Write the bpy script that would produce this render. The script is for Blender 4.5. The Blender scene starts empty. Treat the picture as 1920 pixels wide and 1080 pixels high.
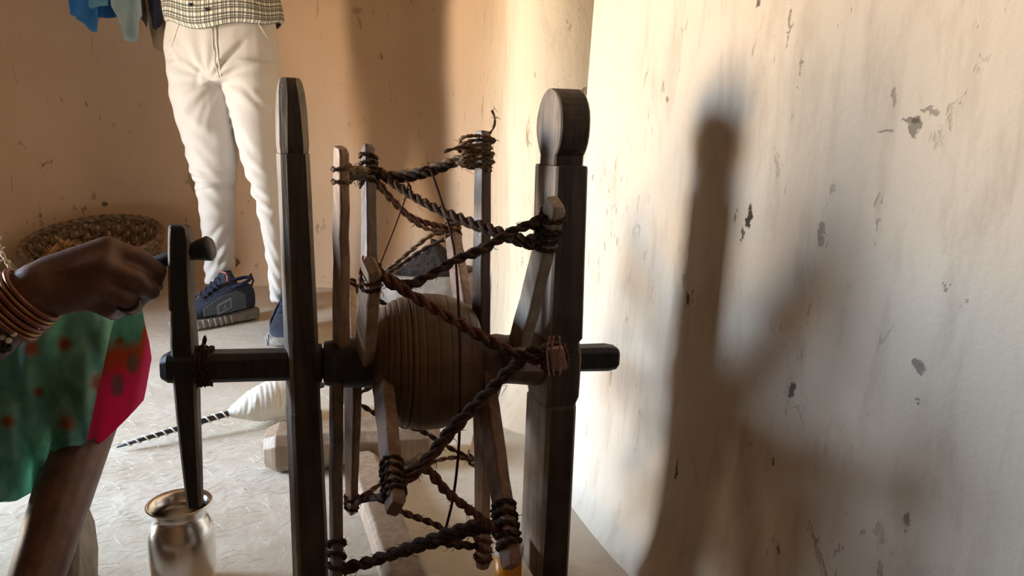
import bpy, bmesh, math, random
import numpy as np
from mathutils import Vector, Matrix, noise
from mathutils.bvhtree import BVHTree
random.seed(7)
PI = math.pi
S = bpy.context.scene
COL = S.collection

# ------------------------------------------------------------------ camera
F = 1390.0; CAM_H = .607; PIT = math.radians(11.5); ROLL = math.radians(1.2)
fw = Vector((0, math.cos(PIT), -math.sin(PIT)))
up0 = Vector((0, math.sin(PIT), math.cos(PIT))); rt0 = Vector((1, 0, 0))
rt = rt0*math.cos(ROLL) + up0*math.sin(ROLL)
up = -rt0*math.sin(ROLL) + up0*math.cos(ROLL)
EYE = Vector((0, 0, CAM_H))
cd = bpy.data.cameras.new('camera'); cam = bpy.data.objects.new('camera', cd); COL.objects.link(cam)
M3 = Matrix((rt, up, -fw)).transposed()
cam.matrix_world = Matrix.Translation(EYE) @ M3.to_4x4()
cd.sensor_width = 36; cd.lens = F/1920*36; cd.clip_start = .02
S.camera = cam

def ray(x, y): return fw + rt*((x-960)/F) + up*((540-y)/F)
def P(x, y, D): return EYE + ray(x, y)*D
def floor_pt(x, y, z=0.0):
    d = ray(x, y); return EYE + d*((z-CAM_H)/d.z)
def at_y(x, y, Y):
    d = ray(x, y); return EYE + d*(Y/d.y)

# ------------------------------------------------------------------ light
S.view_settings.view_transform = 'Standard'; S.view_settings.look = 'None'
S.view_settings.gamma = 1; S.view_settings.use_curve_mapping = False
S.view_settings.exposure = 0.36
W = bpy.data.worlds.new('world'); S.world = W; W.use_nodes = True
wn = W.node_tree.nodes; wl = W.node_tree.links; wn.clear()
wo = wn.new('ShaderNodeOutputWorld'); wb = wn.new('ShaderNodeBackground')
wt = wn.new('ShaderNodeTexCoord'); wx = wn.new('ShaderNodeSeparateXYZ'); wr = wn.new('ShaderNodeValToRGB')
wm = wn.new('ShaderNodeMapRange'); wm.inputs[1].default_value = -1; wm.inputs[2].default_value = 1
wl.new(wt.outputs['Generated'], wx.inputs[0]); wl.new(wx.outputs[2], wm.inputs[0]); wl.new(wm.outputs[0], wr.inputs[0])
cr = wr.color_ramp
cr.elements[0].position = .0; cr.elements[0].color = (.62, .47, .32, 1)
cr.elements[1].position = 1; cr.elements[1].color = (.42, .62, 1.0, 1)
e = cr.elements.new(.49); e.color = (1.0, .76, .52, 1)
e = cr.elements.new(.54); e.color = (.72, .86, 1.0, 1)
wl.new(wr.outputs[0], wb.inputs[0]); wb.inputs[1].default_value = 62.0
wl.new(wb.outputs[0], wo.inputs[0])

# doorways (the daylight): one in the left wall, one in the wall behind the camera
LX = -1.86; BY = 3.0; FY = -1.25; CZ = 2.35
D1 = (.93, 1.43, 0.0, 1.16)      # left wall doorway  y0,y1,z0,z1
def portal(name, loc, rot, sx, sy):
    l = bpy.data.lights.new(name, 'AREA'); l.shape = 'RECTANGLE'; l.size = sx; l.size_y = sy
    l.cycles.is_portal = True
    o = bpy.data.objects.new(name, l); COL.objects.link(o); o.location = loc; o.rotation_euler = rot
portal('doorway_daylight', (LX-.02, (D1[0]+D1[1])/2, (D1[2]+D1[3])/2), (PI/2, 0, -PI/2), D1[1]-D1[0], D1[3]-D1[2])

# ------------------------------------------------------------------ materials
class NT:
    def __init__(s, name):
        s.m = bpy.data.materials.new(name); s.m.use_nodes = True
        s.n = s.m.node_tree.nodes; s.l = s.m.node_tree.links
        s.b = s.n['Principled BSDF']; s.out = s.n['Material Output']
    def new(s, t, **kw):
        nd = s.n.new('ShaderNode'+t)
        for k, v in kw.items(): setattr(nd, k, v)
        return nd
    def set(s, sock, v):
        if hasattr(v, 'node'): s.l.new(v, sock)
        else: sock.default_value = v
    def coord(s, kind='Object'):
        return s.new('TexCoord').outputs[kind]
    def mapping(s, vec, scale=(1, 1, 1)):
        m = s.new('Mapping'); s.l.new(vec, m.inputs[0]); m.inputs['Scale'].default_value = scale; return m.outputs[0]
    def noise(s, vec, scale, detail=4, rough=.55, dist=0):
        n = s.new('TexNoise'); s.l.new(vec, n.inputs['Vector'])
        n.inputs['Scale'].default_value = scale; n.inputs['Detail'].default_value = detail
        n.inputs['Roughness'].default_value = rough; n.inputs['Distortion'].default_value = dist
        return n.outputs['Fac']
    def ramp(s, fac, stops):
        r = s.new('ValToRGB'); s.l.new(fac, r.inputs[0]); e = r.color_ramp.elements
        e[0].position, c0 = stops[0]; e[1].position, c1 = stops[-1]
        e[0].color = c4(c0); e[1].color = c4(c1)
        for p, c in stops[1:-1]:
            q = e.new(p); q.color = c4(c)
        return r.outputs[0]
    def mix(s, fac, a, b, mode='MIX'):
        m = s.new('MixRGB', blend_type=mode); s.set(m.inputs[0], fac); s.set(m.inputs[1], a if hasattr(a, 'node') else c4(a)); s.set(m.inputs[2], b if hasattr(b, 'node') else c4(b)); return m.outputs[0]
    def math(s, op, a, b=0.0, c=0.0):
        m = s.new('Math', operation=op); s.set(m.inputs[0], a); s.set(m.inputs[1], b); s.set(m.inputs[2], c); return m.outputs[0]
    def vmath(s, op, a, b=None):
        m = s.new('VectorMath', operation=op); s.set(m.inputs[0], a)
        if b is not None: s.set(m.inputs[1], b)
        return m
    def bump(s, h, strength=.4, dist=.005, prev=None):
        b = s.new('Bump'); b.inputs['Strength'].default_value = strength; b.inputs['Distance'].default_value = dist
        s.l.new(h, b.inputs['Height'])
        if prev is not None: s.l.new(prev, b.inputs['Normal'])
        s.l.new(b.outputs[0], s.b.inputs['Normal']); return b.outputs[0]
    def fin(s, col=None, rough=None, metal=None, spec=None):
        if col is not None: s.set(s.b.inputs['Base Color'], col if hasattr(col, 'node') else c4(col))
        if rough is not None: s.set(s.b.inputs['Roughness'], rough)
        if metal is not None: s.b.inputs['Metallic'].default_value = metal
        if spec is not None: s.b.inputs['Specular IOR Level'].default_value = spec
        return s.m
def c4(c):
    if isinstance(c, (int, float)): return (c, c, c, 1)
    return tuple(c[:3])+(1,)
def srgb(r, g, b):
    f = lambda v: (v/255/12.92 if v/255 <= .04045 else ((v/255+.055)/1.055)**2.4)
    return (f(r), f(g), f(b))

def mat_plaster(name, base, alt, dirt, fs=26, marks=(), low=None, fleck=.66, wobble=.035, far=None, near=None):
    t = NT(name); p = t.coord('Object')
    n1 = t.noise(p, 2.2, 5, .6); n2 = t.noise(t.mapping(p, (9, 9, 2.2)), 3, 5, .65, .3)
    col = t.ramp(n1, [(.32, base), (.7, alt)])
    col = t.mix(t.math('MULTIPLY', t.ramp(n2, [(.5, 0), (.75, 1)]), .32), col, dirt)
    if low is not None:      # damp, trodden dirt that rises from the floor
        z = t.new('SeparateXYZ'); t.l.new(p, z.inputs[0])
        nn = t.math('MULTIPLY_ADD', t.noise(p, 5, 3), .25, z.outputs[2])
        m = t.new('MapRange'); t.l.new(nn, m.inputs[0]); m.inputs[1].default_value = .33; m.inputs[2].default_value = .12; m.inputs[3].default_value = 0; m.inputs[4].default_value = .6
        col = t.mix(m.outputs[0], col, low)
    if near is not None:     # dark band on the unseen near stretch, added to cut bounce light
        z = t.new('SeparateXYZ'); t.l.new(p, z.inputs[0])
        nn = t.math('MULTIPLY_ADD', t.noise(p, 3, 3), .2, z.outputs[1])
        m = t.new('MapRange'); t.l.new(nn, m.inputs[0]); m.inputs[1].default_value = near[0]+.1; m.inputs[2].default_value = near[1]+.1
        col = t.mix(m.outputs[0], col, near[2])
    if far is not None:      # cream blends into tan towards the back wall
        z = t.new('SeparateXYZ'); t.l.new(p, z.inputs[0])
        nn = t.math('MULTIPLY_ADD', t.noise(p, 3, 3), .5, z.outputs[1])
        m = t.new('MapRange'); t.l.new(nn, m.inputs[0]); m.inputs[1].default_value = far[0]+.25; m.inputs[2].default_value = far[1]+.25
        col = t.mix(m.outputs[0], col, t.ramp(n1, [(.32, far[2]), (.7, far[3])]))
    f = t.noise(t.mapping(p, (1, 1, .42)), fs, 6, .7, .6)
    fm = t.ramp(f, [(fleck, 0), (fleck+.05, 1)])
    gate = t.ramp(t.noise(p, 3.1, 2), [(.44, 0), (.58, 1)])
    fm = t.math('MULTIPLY', fm, gate)
    col = t.mix(t.math('MULTIPLY', fm, .7), col, dirt)
    hm = fm
    wob = t.vmath('SUBTRACT', t.new('TexNoise').outputs['Color'], (.5, .5, .5))
    tn = wob.inputs[0].links[0].from_node; t.l.new(p, tn.inputs['Vector']); tn.inputs['Scale'].default_value = 70; tn.inputs['Detail'].default_value = 6; tn.inputs['Roughness'].default_value = .7
    sc = t.vmath('MULTIPLY', wob.outputs[0], (wobble, wobble, wobble))
    pw = t.vmath('ADD', p, sc.outputs[0]).outputs[0]
    for (c, rx, rz, k) in marks:
        d = t.vmath('SUBTRACT', pw, tuple(c)).outputs[0]
        d = t.vmath('MULTIPLY', d, (1.35/rx, 1.35/rx, 1.2/rz)).outputs[0]
        ln = t.vmath('LENGTH', d).outputs['Value']
        mk = t.new('MapRange'); t.l.new(ln, mk.inputs[0]); mk.inputs[1].default_value = 1.05; mk.inputs[2].default_value = .75; mk.inputs[3].default_value = 0; mk.inputs[4].default_value = k
        hm = t.math('MAXIMUM', hm, mk.outputs[0])
        col = t.mix(mk.outputs[0], col, tuple(v*.16 for v in dirt))
    fine = t.noise(p, 130, 4, .6)
    big = t.noise(t.mapping(p, (1, 1, .4)), 12, 4, .5)
    h = t.math('ADD', t.math('MULTIPLY', fine, .10), t.math('MULTIPLY', big, .38))
    h = t.math('SUBTRACT', h, t.math('MULTIPLY', hm, .5))
    t.bump(h, .55, .012)
    return t.fin(col, .88, spec=.15)

def mat_wood(name, c0, c1, rough=.55, scale=1.0, bump=.35, spec=.5):
    t = NT(name); p = t.coord('Object')
    g = t.noise(t.mapping(p, (60*scale, 60*scale, 4*scale)), 1.6, 6, .65, .4)
    b = t.noise(p, 14*scale, 3)
    col = t.ramp(g, [(.3, c0), (.72, c1)])
    col = t.mix(t.math('MULTIPLY', t.ramp(b, [(.45, 0), (.75, 1)]), .6), col, tuple(v*.45 for v in c0))
    t.bump(t.math('ADD', g, t.math('MULTIPLY', b, .6)), bump, .003)
    return t.fin(col, t.ramp(b, [(.3, rough-.1), (.7, rough+.15)]), spec=spec)

def mat_noise(name, c0, c1, scale=30, rough=.85, bump=.3, dist=.003, spec=.2, stretch=(1, 1, 1)):
    t = NT(name); p = t.mapping(t.coord('Object'), stretch)
    n = t.noise(p, scale, 5, .6)
    t.bump(n, bump, dist)
    return t.fin(t.ramp(n, [(.32, c0), (.68, c1)]), rough, spec=spec)

M = {}
M['wood_front'] = mat_wood('hewn_dark_wood', (.024, .018, .015), (.088, .069, .058), .55, spec=.35)
M['wood_lit_side'] = mat_wood('lit_side_wood', (.13, .105, .088), (.33, .275, .235), .65, spec=.3)  # paler copy of the upright wood, stands in for light on its sides
M['wood_lit_cut'] = mat_wood('lit_cut_wood', (.14, .115, .09), (.32, .27, .215), .7, scale=1.4, spec=.3)  # knife-cut corners, their pale tone also stands in for lit edges
M['wood_black'] = mat_wood('oiled_black_wood', (.010, .011, .014), (.034, .036, .043), .5, spec=.4)
M['wood_grey'] = mat_wood('weathered_grey_wood', (.20, .17, .14), (.42, .37, .31), .75)
M['wood_spoke'] = mat_wood('worn_brown_wood', (.11, .052, .031), (.28, .155, .092), .55, spec=.5)
M['wood_spoke2'] = mat_wood('pale_worn_wood', (.20, .115, .072), (.45, .31, .215), .6, spec=.5)
M['wood_dark_spoke'] = mat_wood('dark_worn_wood', (.045, .028, .022), (.16, .105, .078), .5, spec=.6)
M['wood_base'] = mat_wood('base_log_wood', (.22, .145, .09), (.42, .31, .215), .6, spec=.8)
t = NT('turned_drum_wood'); p = t.coord('Object')
g = t.noise(t.mapping(p, (3, 3, 150)), 1.0, 4, .6); b2 = t.noise(p, 18, 4)
col = t.ramp(b2, [(.3, (.060, .031, .015)), (.7, (.135, .074, .036))])
col = t.mix(t.math('MULTIPLY', t.ramp(g, [(.5, 0), (.75, 1)]), .35), col, (.045, .025, .013))
t.bump(g, .35, .002); M['drum'] = t.fin(col, .5, spec=.4)
M['rope_dark'] = mat_noise('dark_plant_rope', (.018, .011, .008), (.085, .052, .036), 160, .9, .6)
M['rope_red'] = mat_noise('reddish_rope', (.05, .02, .016), (.17, .075, .055), 160, .9, .6)
M['rope_tan'] = mat_noise('tan_fibre_rope', (.07, .042, .024), (.26, .165, .10), 160, .9, .6)
M['yarn_dark'] = mat_noise('dark_yarn', (.03, .014, .012), (.07, .03, .025), 200, .9, .3)
M['yarn_pink'] = mat_noise('pink_yarn', (.20, .07, .075), (.36, .20, .19), 200, .9, .3)
M['cotton'] = mat_noise('white_cotton_yarn', (.72, .66, .55), (.92, .89, .82), 240, .95, .5, stretch=(1, 1, 8))
t = NT('polished_steel'); p = t.coord('Object')
t.bump(t.noise(t.mapping(p, (2, 2, 260)), 1, 3), .04, .001); M['steel'] = t.fin((.84, .83, .81), .24, metal=1.0)
t = NT('skin_dark'); p = t.coord('Object')
n = t.noise(p, 45, 5, .6); t.bump(t.noise(p, 190, 4), .25, .0015)
M['skin_woman'] = t.fin(t.ramp(n, [(.3, (.075, .034, .024)), (.7, (.15, .072, .05))]), .45, spec=.5)
t = NT('skin_brown'); p = t.coord('Object'); n = t.noise(p, 30, 4)
M['skin_man'] = t.fin(t.ramp(n, [(.3, (.20, .105, .065)), (.7, (.28, .16, .10))]), .5)
M['hair'] = mat_noise('black_hair', (.006, .005, .005), (.02, .016, .014), 90, .5, .5, stretch=(1, 1, .2))
t = NT('white_trousers_twill'); p = t.coord('Object')
t.bump(t.noise(t.mapping(p, (1, 1, .5)), 500, 2), .12, .0008)
M['trousers'] = t.fin(t.ramp(t.noise(p, 6, 3), [(.3, (.50, .475, .445)), (.7, (.58, .555, .525))]), .85, spec=.2)
M['seam'] = mat_noise('trouser_seam', (.55, .51, .45), (.62, .58, .52), 80, .9, .1)
def mat_plaid():
    t = NT('plaid_shirt_cotton'); uv = t.new('UVMap').outputs[0]
    s = t.new('SeparateXYZ'); t.l.new(uv, s.inputs[0])
    def stripes(v, f, w, ph=0.0):
        fr = t.math('FRACT', t.math('MULTIPLY_ADD', v, f, ph))
        return t.math('LESS_THAN', fr, w)
    a = t.math('MAXIMUM', stripes(s.outputs[0], 88, .38), stripes(s.outputs[0], 44, .12, .25))
    b = t.math('MAXIMUM', stripes(s.outputs[1], 80, .38), stripes(s.outputs[1], 40, .12, .25))
    col = t.mix(t.math('MULTIPLY', a, .82), (.74, .72, .62), (.09, .10, .09))
    col = t.mix(t.math('MULTIPLY', b, .82), col, (.07, .075, .07))
    return t.fin(col, .9, spec=.1)
M['plaid'] = mat_plaid()
M['shoe'] = mat_noise('shoe_mesh_navy', (.018, .022, .034), (.045, .052, .072), 260, .8, .5)
M['shoe_panel'] = mat_noise('shoe_panel_grey', (.055, .065, .08), (.10, .115, .135), 300, .6, .4)
M['shoe_mark'] = mat_noise('shoe_badge_grey', (.16, .175, .19), (.22, .235, .25), 200, .6, .1)
M['sole'] = mat_noise('shoe_sole_grey', (.16, .14, .125), (.26, .235, .21), 60, .8, .3)
M['sole_pale'] = mat_noise('shoe_sole_rib_pale', (.32, .30, .28), (.42, .40, .38), 60, .8, .2)
M['lace'] = mat_noise('lace_blue', (.014, .016, .040), (.035, .04, .085), 200, .9, .2)
M['lace_red'] = mat_noise('tongue_red_piping', (.55, .12, .09), (.70, .2, .15), 200, .8, .1)
M['bangle'] = mat_noise('orange_red_bangle', (.12, .028, .016), (.28, .08, .035), 60, .3, .1, spec=.6)
M['bangle_gold'] = NT('gold_bangle').fin((.36, .18, .07), .35, metal=.8)
M['bead_dark'] = NT('dark_beads').fin((.015, .02, .015), .3)
M['bead_pearl'] = NT('pearl_bead').fin((.75, .68, .55), .25)
M['nail'] = NT('finger_nail').fin((.42, .28, .22), .3)
M['ring'] = NT('dark_metal_ring').fin((.10, .09, .09), .3, metal=.9)
M['blouse'] = mat_noise('blouse_green', (.03, .12, .08), (.06, .2, .14), 40, .9, .1)
M['orange'] = NT('orange_plastic').fin((.90, .36, .02), .35)
M['white_plastic'] = NT('white_plastic').fin((.8, .78, .72), .4)
M['clay'] = mat_noise('grey_clay', (.17, .15, .13), (.31, .275, .24), 24, .95, .5, .006)
M['soil'] = mat_noise('dark_soil', (.015, .013, .012), (.055, .046, .042), 60, .95, 1.0, .01)
M['wicker'] = mat_noise('old_wicker', (.10, .062, .036), (.30, .20, .12), 50, .85, .4)
M['leaf'] = mat_noise('dry_leaf', (.34, .16, .065), (.58, .36, .18), 25, .9, .3)
M['straw'] = mat_noise('pale_straw', (.55, .50, .40), (.80, .76, .66), 60, .9, .1)
for k, a, b in (('cloth_blue', (.03, .15, .40), (.06, .24, .55)), ('cloth_navy', (.012, .06, .18), (.03, .11, .28)),
                ('cloth_steel', (.10, .26, .38), (.17, .36, .48)), ('cloth_mint', (.34, .44, .43), (.46, .55, .53)),
                ('cloth_mauve', (.13, .10, .11), (.24, .19, .19)), ('cloth_black', (.012, .014, .025), (.035, .036, .055)),
                ('cloth_tan', (.26, .18, .11), (.40, .30, .20))):
    M[k] = mat_noise(k, a, b, 20, .92, .15)

# ------------------------------------------------------------------ mesh helpers
class MB:
    def __init__(s): s.v = []; s.f = []; s.uv = None
    def add(s, vs, fs):
        o = len(s.v); s.v += [tuple(v) for v in vs]; s.f += [tuple(i+o for i in f) for f in fs]
    def tube(s, pts, r, sides=6, cap=True, flat=1.0, closed=False, roll=0.0):
        pts = [Vector(p) for p in pts]; n = len(pts)
        rs = r if hasattr(r, '__len__') else [r]*n
        T = []
        for i in range(n):
            a = pts[(i-1) % n] if (i > 0 or closed) else pts[i]; b = pts[(i+1) % n] if (i < n-1 or closed) else pts[i]
            d = (b-a); T.append(d.normalized() if d.length > 1e-9 else Vector((0, 0, 1)))
        h = Vector((0, 0, 1)) if abs(T[0].z) < .9 else Vector((1, 0, 0))
        nrm = (h - T[0]*h.dot(T[0])).normalized(); vs = []
        for i in range(n):
            nrm = (nrm - T[i]*nrm.dot(T[i])).normalized(); bn = T[i].cross(nrm)
            for k in range(sides):
                a = 2*PI*k/sides+roll
                vs.append(pts[i] + nrm*(math.cos(a)*rs[i]) + bn*(math.sin(a)*rs[i]*flat))
        fs = []
        m = n if closed else n-1
        for i in range(m):
            for k in range(sides):
                j = (i+1) % n
                fs.append((i*sides+k, i*sides+(k+1) % sides, j*sides+(k+1) % sides, j*sides+k))
        if cap and not closed:
            fs.append(tuple(range(sides))[::-1]); fs.append(tuple((n-1)*sides+k for k in range(sides)))
        s.add(vs, fs)
    def rings(s, rings, cap=True, closed_ring=True):
        n = len(rings[0]); vs = [p for r in rings for p in r]; fs = []
        for i in range(len(rings)-1):
            for k in range(n if closed_ring else n-1):
                fs.append((i*n+k, i*n+(k+1) % n, (i+1)*n+(k+1) % n, (i+1)*n+k))
        if cap:
            fs.append(tuple(range(n))[::-1]); fs.append(tuple((len(rings)-1)*n+k for k in range(n)))
        s.add(vs, fs)
    def lathe(s, prof, seg=48, mat=None, wob=None):
        rg = []
        for (r, z) in prof:
            rr = []
            for k in range(seg):
                a = 2*PI*k/seg; q = r*(wob(a, z) if wob else 1)
                p = Vector((q*math.cos(a), q*math.sin(a), z)); rr.append(mat @ p if mat else p)
            rg.append(rr)
        s.rings(rg, cap=True)
    def sphere(s, c, r, u=12, v=8, sc=(1, 1, 1)):
        c = Vector(c); rg = []
        for i in range(1, v):
            th = PI*i/v
            rg.append([c+Vector((r*sc[0]*math.sin(th)*math.cos(2*PI*k/u), r*sc[1]*math.sin(th)*math.sin(2*PI*k/u), -r*sc[2]*math.cos(th))) for k in range(u)])
        s.rings(rg)
    def capsule(s, a, ra, b, rb, sides=14):
        a = Vector(a); b = Vector(b); d = b-a; L = d.length
        if L < 1e-6: s.sphere(a, ra); return
        d /= L; pts = []; rs = []
        for i in range(5):
            t = PI/2*(i+.6)/5.0; pts.append(a - d*ra*math.cos(t)); rs.append(ra*math.sin(t))
        pts.append(a); rs.append(ra); pts.append(b); rs.append(rb)
        for i in range(4, -1, -1):
            t = PI/2*(i+.6)/5.0; pts.append(b + d*rb*math.cos(t)); rs.append(rb*math.sin(t))
        s.tube(pts, rs, sides)
    def obj(s, name, mat, parent=None, smooth=True, bevel=0, sub=0, auto=None):
        me = bpy.data.meshes.new(name); me.from_pydata(s.v, [], s.f); me.update()
        bm = bmesh.new(); bm.from_mesh(me); bmesh.ops.recalc_face_normals(bm, faces=bm.faces); bm.to_mesh(me); bm.free()
        return link(name, me, mat, parent, smooth, bevel, sub, auto)
def link(name, me, mat, parent=None, smooth=True, bevel=0, sub=0, auto=None):
    o = bpy.data.objects.new(name, me); COL.objects.link(o)
    if mat: me.materials.append(mat)
    if smooth: me.polygons.foreach_set('use_smooth', [True]*len(me.polygons))
    if auto:
        me.set_sharp_from_angle(angle=math.radians(auto))
    if bevel:
        m = o.modifiers.new('bevel', 'BEVEL'); m.width = bevel; m.segments = 2; m.limit_method = 'ANGLE'; m.angle_limit = math.radians(35)
    if sub:
        m = o.modifiers.new('subsurf', 'SUBSURF'); m.levels = sub; m.render_levels = sub
    if parent is not None:
        o.parent = parent
        o.matrix_parent_inverse = PINV[parent.name] if parent.name in PINV else Matrix()
    return o
PINV = {}
def thing(name, loc, label, cat, group=None, rot=0.0):
    o = bpy.data.objects.new(name, None); COL.objects.link(o); o.location = loc; o.rotation_euler = (0, 0, rot)
    o.empty_display_size = .05
    PINV[o.name] = (Matrix.Translation(Vector(loc)) @ Matrix.Rotation(rot, 4, 'Z')).inverted()
    tag(o, label, cat, group); return o
def tag(o, label, cat=None, group=None, kind=None):
    if label: o['label'] = label
    if cat: o['category'] = cat
    if group: o['group'] = group
    if kind: o['kind'] = kind
    return o
def bake(o):   # evaluated modifiers -> plain mesh
    dg = bpy.context.evaluated_depsgraph_get(); dg.update()
    me = bpy.data.meshes.new_from_object(o.evaluated_get(dg))
    old = o.data; o.modifiers.clear(); o.data = me; bpy.data.meshes.remove(old)
    me.name = o.name
    return o
def blob(name, mb, mat, parent, voxel, smooth=6, factor=.5, disp=None):
    me = bpy.data.meshes.new(name); me.from_pydata(mb.v, [], mb.f); me.update()
    bm = bmesh.new(); bm.from_mesh(me); bmesh.ops.recalc_face_normals(bm, faces=bm.faces); bm.to_mesh(me); bm.free()
    o = link(name, me, mat, None, False)
    m = o.modifiers.new('r', 'REMESH'); m.mode = 'VOXEL'; m.voxel_size = voxel; m.use_smooth_shade = True
    m = o.modifiers.new('s', 'SMOOTH'); m.iterations = smooth; m.factor = factor
    bake(o)
    if disp:
        me = o.data; n = len(me.vertices); co = np.empty(n*3, 'f'); no = np.empty(n*3, 'f')
        me.vertices.foreach_get('co', co); me.vertices.foreach_get('normal', no)
        co = co.reshape(-1, 3); no = no.reshape(-1, 3)
        co2 = co + no*disp(co)[:, None]
        me.vertices.foreach_set('co', co2.astype('f').ravel()); me.update()
    o.data.polygons.foreach_set('use_smooth', [True]*len(o.data.polygons))
    if not o.data.materials: o.data.materials.append(mat)
    if parent is not None:
        o.parent = parent; o.matrix_parent_inverse = PINV[parent.name] if parent.name in PINV else Matrix()
    return o
def smooth_path(pts, n=10):
    pts = [Vector(p) for p in pts]; out = []
    q = [pts[0]*2-pts[1]] + pts + [pts[-1]*2-pts[-2]]
    for i in range(1, len(q)-2):
        for k in range(n):
            t = k/n; a, b, c, d = q[i-1], q[i], q[i+1], q[i+2]
            out.append(.5*((2*b)+(c-a)*t+(2*a-5*b+4*c-d)*t*t+(3*b-a-3*c+d)*t**3))
    out.append(pts[-1]); return out
def rope_into(mb, pts, r, strands=2, pitch=.03, sides=6, wob=.25, n=10, fuzz=0, seed=0):
    rnd = random.Random(seed); path = smooth_path(pts, n)
    L = sum((path[i+1]-path[i]).length for i in range(len(path)-1))
    m = max(6, int(L/.0045)); cum = [0]
    for i in range(len(path)-1): cum.append(cum[-1]+(path[i+1]-path[i]).length)
    def ev(s):
        s = min(max(s, 0), L)
        for i in range(len(path)-1):
            if cum[i+1] >= s:
                t = (s-cum[i])/max(1e-9, cum[i+1]-cum[i]); return path[i].lerp(path[i+1], t)
        return path[-1]
    pp = [ev(L*i/m) for i in range(m+1)]
    nrm = None; frames = []
    for i in range(m+1):
        T = (pp[min(i+1, m)]-pp[max(i-1, 0)]).normalized()
        if nrm is None:
            h = Vector((0, 0, 1)) if abs(T.z) < .9 else Vector((1, 0, 0)); nrm = h
        nrm = (nrm-T*nrm.dot(T)).normalized(); frames.append((nrm.copy(), T.cross(nrm)))
    for k in range(strands):
        pts2 = []; rs = []
        for i in range(m+1):
            a = 2*PI*(L*i/m)/pitch + 2*PI*k/strands
            w = 1+wob*noise.noise(Vector((i*.13+seed*7, k*3.1, seed)))
            nn, bb = frames[i]; o = r*.55*w
            if strands == 1: o = 0
            pts2.append(pp[i]+nn*(math.cos(a)*o)+bb*(math.sin(a)*o)); rs.append(r*(.62 if strands > 1 else 1)*(1+wob*.8*noise.noise(Vector((i*.31, k*5.7, seed*3)))))
        mb.tube(pts2, rs, sides)
    for _ in range(fuzz):
        i = rnd.randrange(m+1); nn, bb = frames[i]; a = rnd.uniform(0, 2*PI)
        d = nn*math.cos(a)+bb*math.sin(a); l = rnd.uniform(.003, .009)
        T = frames[i][0].cross(frames[i][1])
        q = pp[i]+d*r*.8
        mb.tube([q, q+d*l*.5+T*rnd.uniform(-.6, .6)*l, q+d*l*.8+T*rnd.uniform(-1, 1)*l+Vector((0, 0, -.2*l))], [.0005, .0004, .0002], 3)

# ------------------------------------------------------------------ the room
def wall_grid(name, plan, z0, z1, mat, nz=60, amp=.012, lean=None, flare=.05, per=30, inward=None, seed=0.0):
    """plan: list of (x, y); lean(z)-> offset along inward normal; one continuous mud surface"""
    path = smooth_path([Vector((a, b, 0)) for a, b in plan], per)
    vs = []; n = len(path)
    for j in range(nz+1):
        z = z0-.03+(z1+.05-z0)*(j/nz)**1.3
        for i, p in enumerate(path):
            T = (path[min(i+1, n-1)]-path[max(i-1, 0)]).normalized(); N = Vector((-T.y, T.x, 0))
            o = amp*noise.noise(Vector((p.x*1.7, p.y*1.7+seed, z*1.5)))+amp*.35*noise.noise(Vector((p.x*6, p.y*6+seed, z*4)))
            o += flare*math.exp(-max(z, 0)/.07)
            if lean: o += lean(z, i/(n-1))
            vs.append(p+N*o+Vector((0, 0, z)))
    fs = [(j*n+i, j*n+i+1, (j+1)*n+i+1, (j+1)*n+i) for j in range(nz) for i in range(n-1)]
    mb = MB(); mb.add(vs, fs); o = mb.obj(name, mat); o['kind'] = 'structure'; return o

WALL_TAN = ((.60, .43, .285), (.68, .50, .345), (.17, .10, .055))
WALL_PALE = ((.62, .545, .445), (.70, .625, .525), (.24, .16, .10))
# right wall: comes from behind the camera, runs past the spinning wheel and ends in a rounded edge
RPLAN = [(.85, -1.25), (.72, -.6), (.58, .0), (.44, .40), (.34, .65), (.268, .82), (.222, .925), (.172, 1.06), (.132, 1.20), (.112, 1.30), (.125, 1.37), (.19, 1.41), (.40, 1.43)]
wr_o = wall_grid('wall_right', RPLAN, 0, CZ, None, nz=90, amp=.009, flare=.032, per=16, inward=(-1, -.5, 0),
                 lean=lambda z, u: -.02*min(1, max(0, (z-.3)/.8)), seed=3.0)
bvh = BVHTree.FromObject(wr_o, bpy.context.evaluated_depsgraph_get())
def on_wall(x, y):
    d = ray(x, y).normalized(); h = bvh.ray_cast(EYE, d); return h[0] if h[0] is not None else EYE+d
rm = []
for x, y, a, b, k in ((1405, 405, .006, .020, .95), (1392, 440, .004, .012, .8), (1378, 405, .003, .012, .6), (1485, 728, .007, .012, .8), (1540, 440, .006, .016, .45),
                      (1705, 228, .012, .003, .6), (1745, 208, .012, .003, .5), (1660, 245, .012, .003, .5), (1675, 180, .004, .014, .4), (1725, 685, .008, .008, .6), (1700, 975, .004, .013, .6), (1452, 865, .003, .008, .9),
                      (1290, 560, .005, .014, .8), (1300, 555, .003, .02, .7), (1268, 880, .004, .022, .9), (1480, 50, .003, .03, .5), (1500, 140, .002, .03, .5), (1420, 8, .004, .008, .8),
                      (1252, 185, .005, .006, .6), (1180, 190, .003, .010, .5), (1715, 235, .008, .01, .6), (1807, 572, .003, .005, .4), (1284, 520, .006, .018, .4),
                      (1560, 355, .005, .006, .3), (1775, 540, .004, .006, .4), (1458, 1030, .004, .012, .8), (1720, 750, .003, .004, .7)):
    rm.append((on_wall(x, y), a, b, k))
wr_o.data.materials.append(mat_plaster('pale_limewashed_mud', *WALL_PALE, fs=44, marks=rm, fleck=.612, wobble=.024, near=(.42, .12, (.12, .08, .05))))

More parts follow.
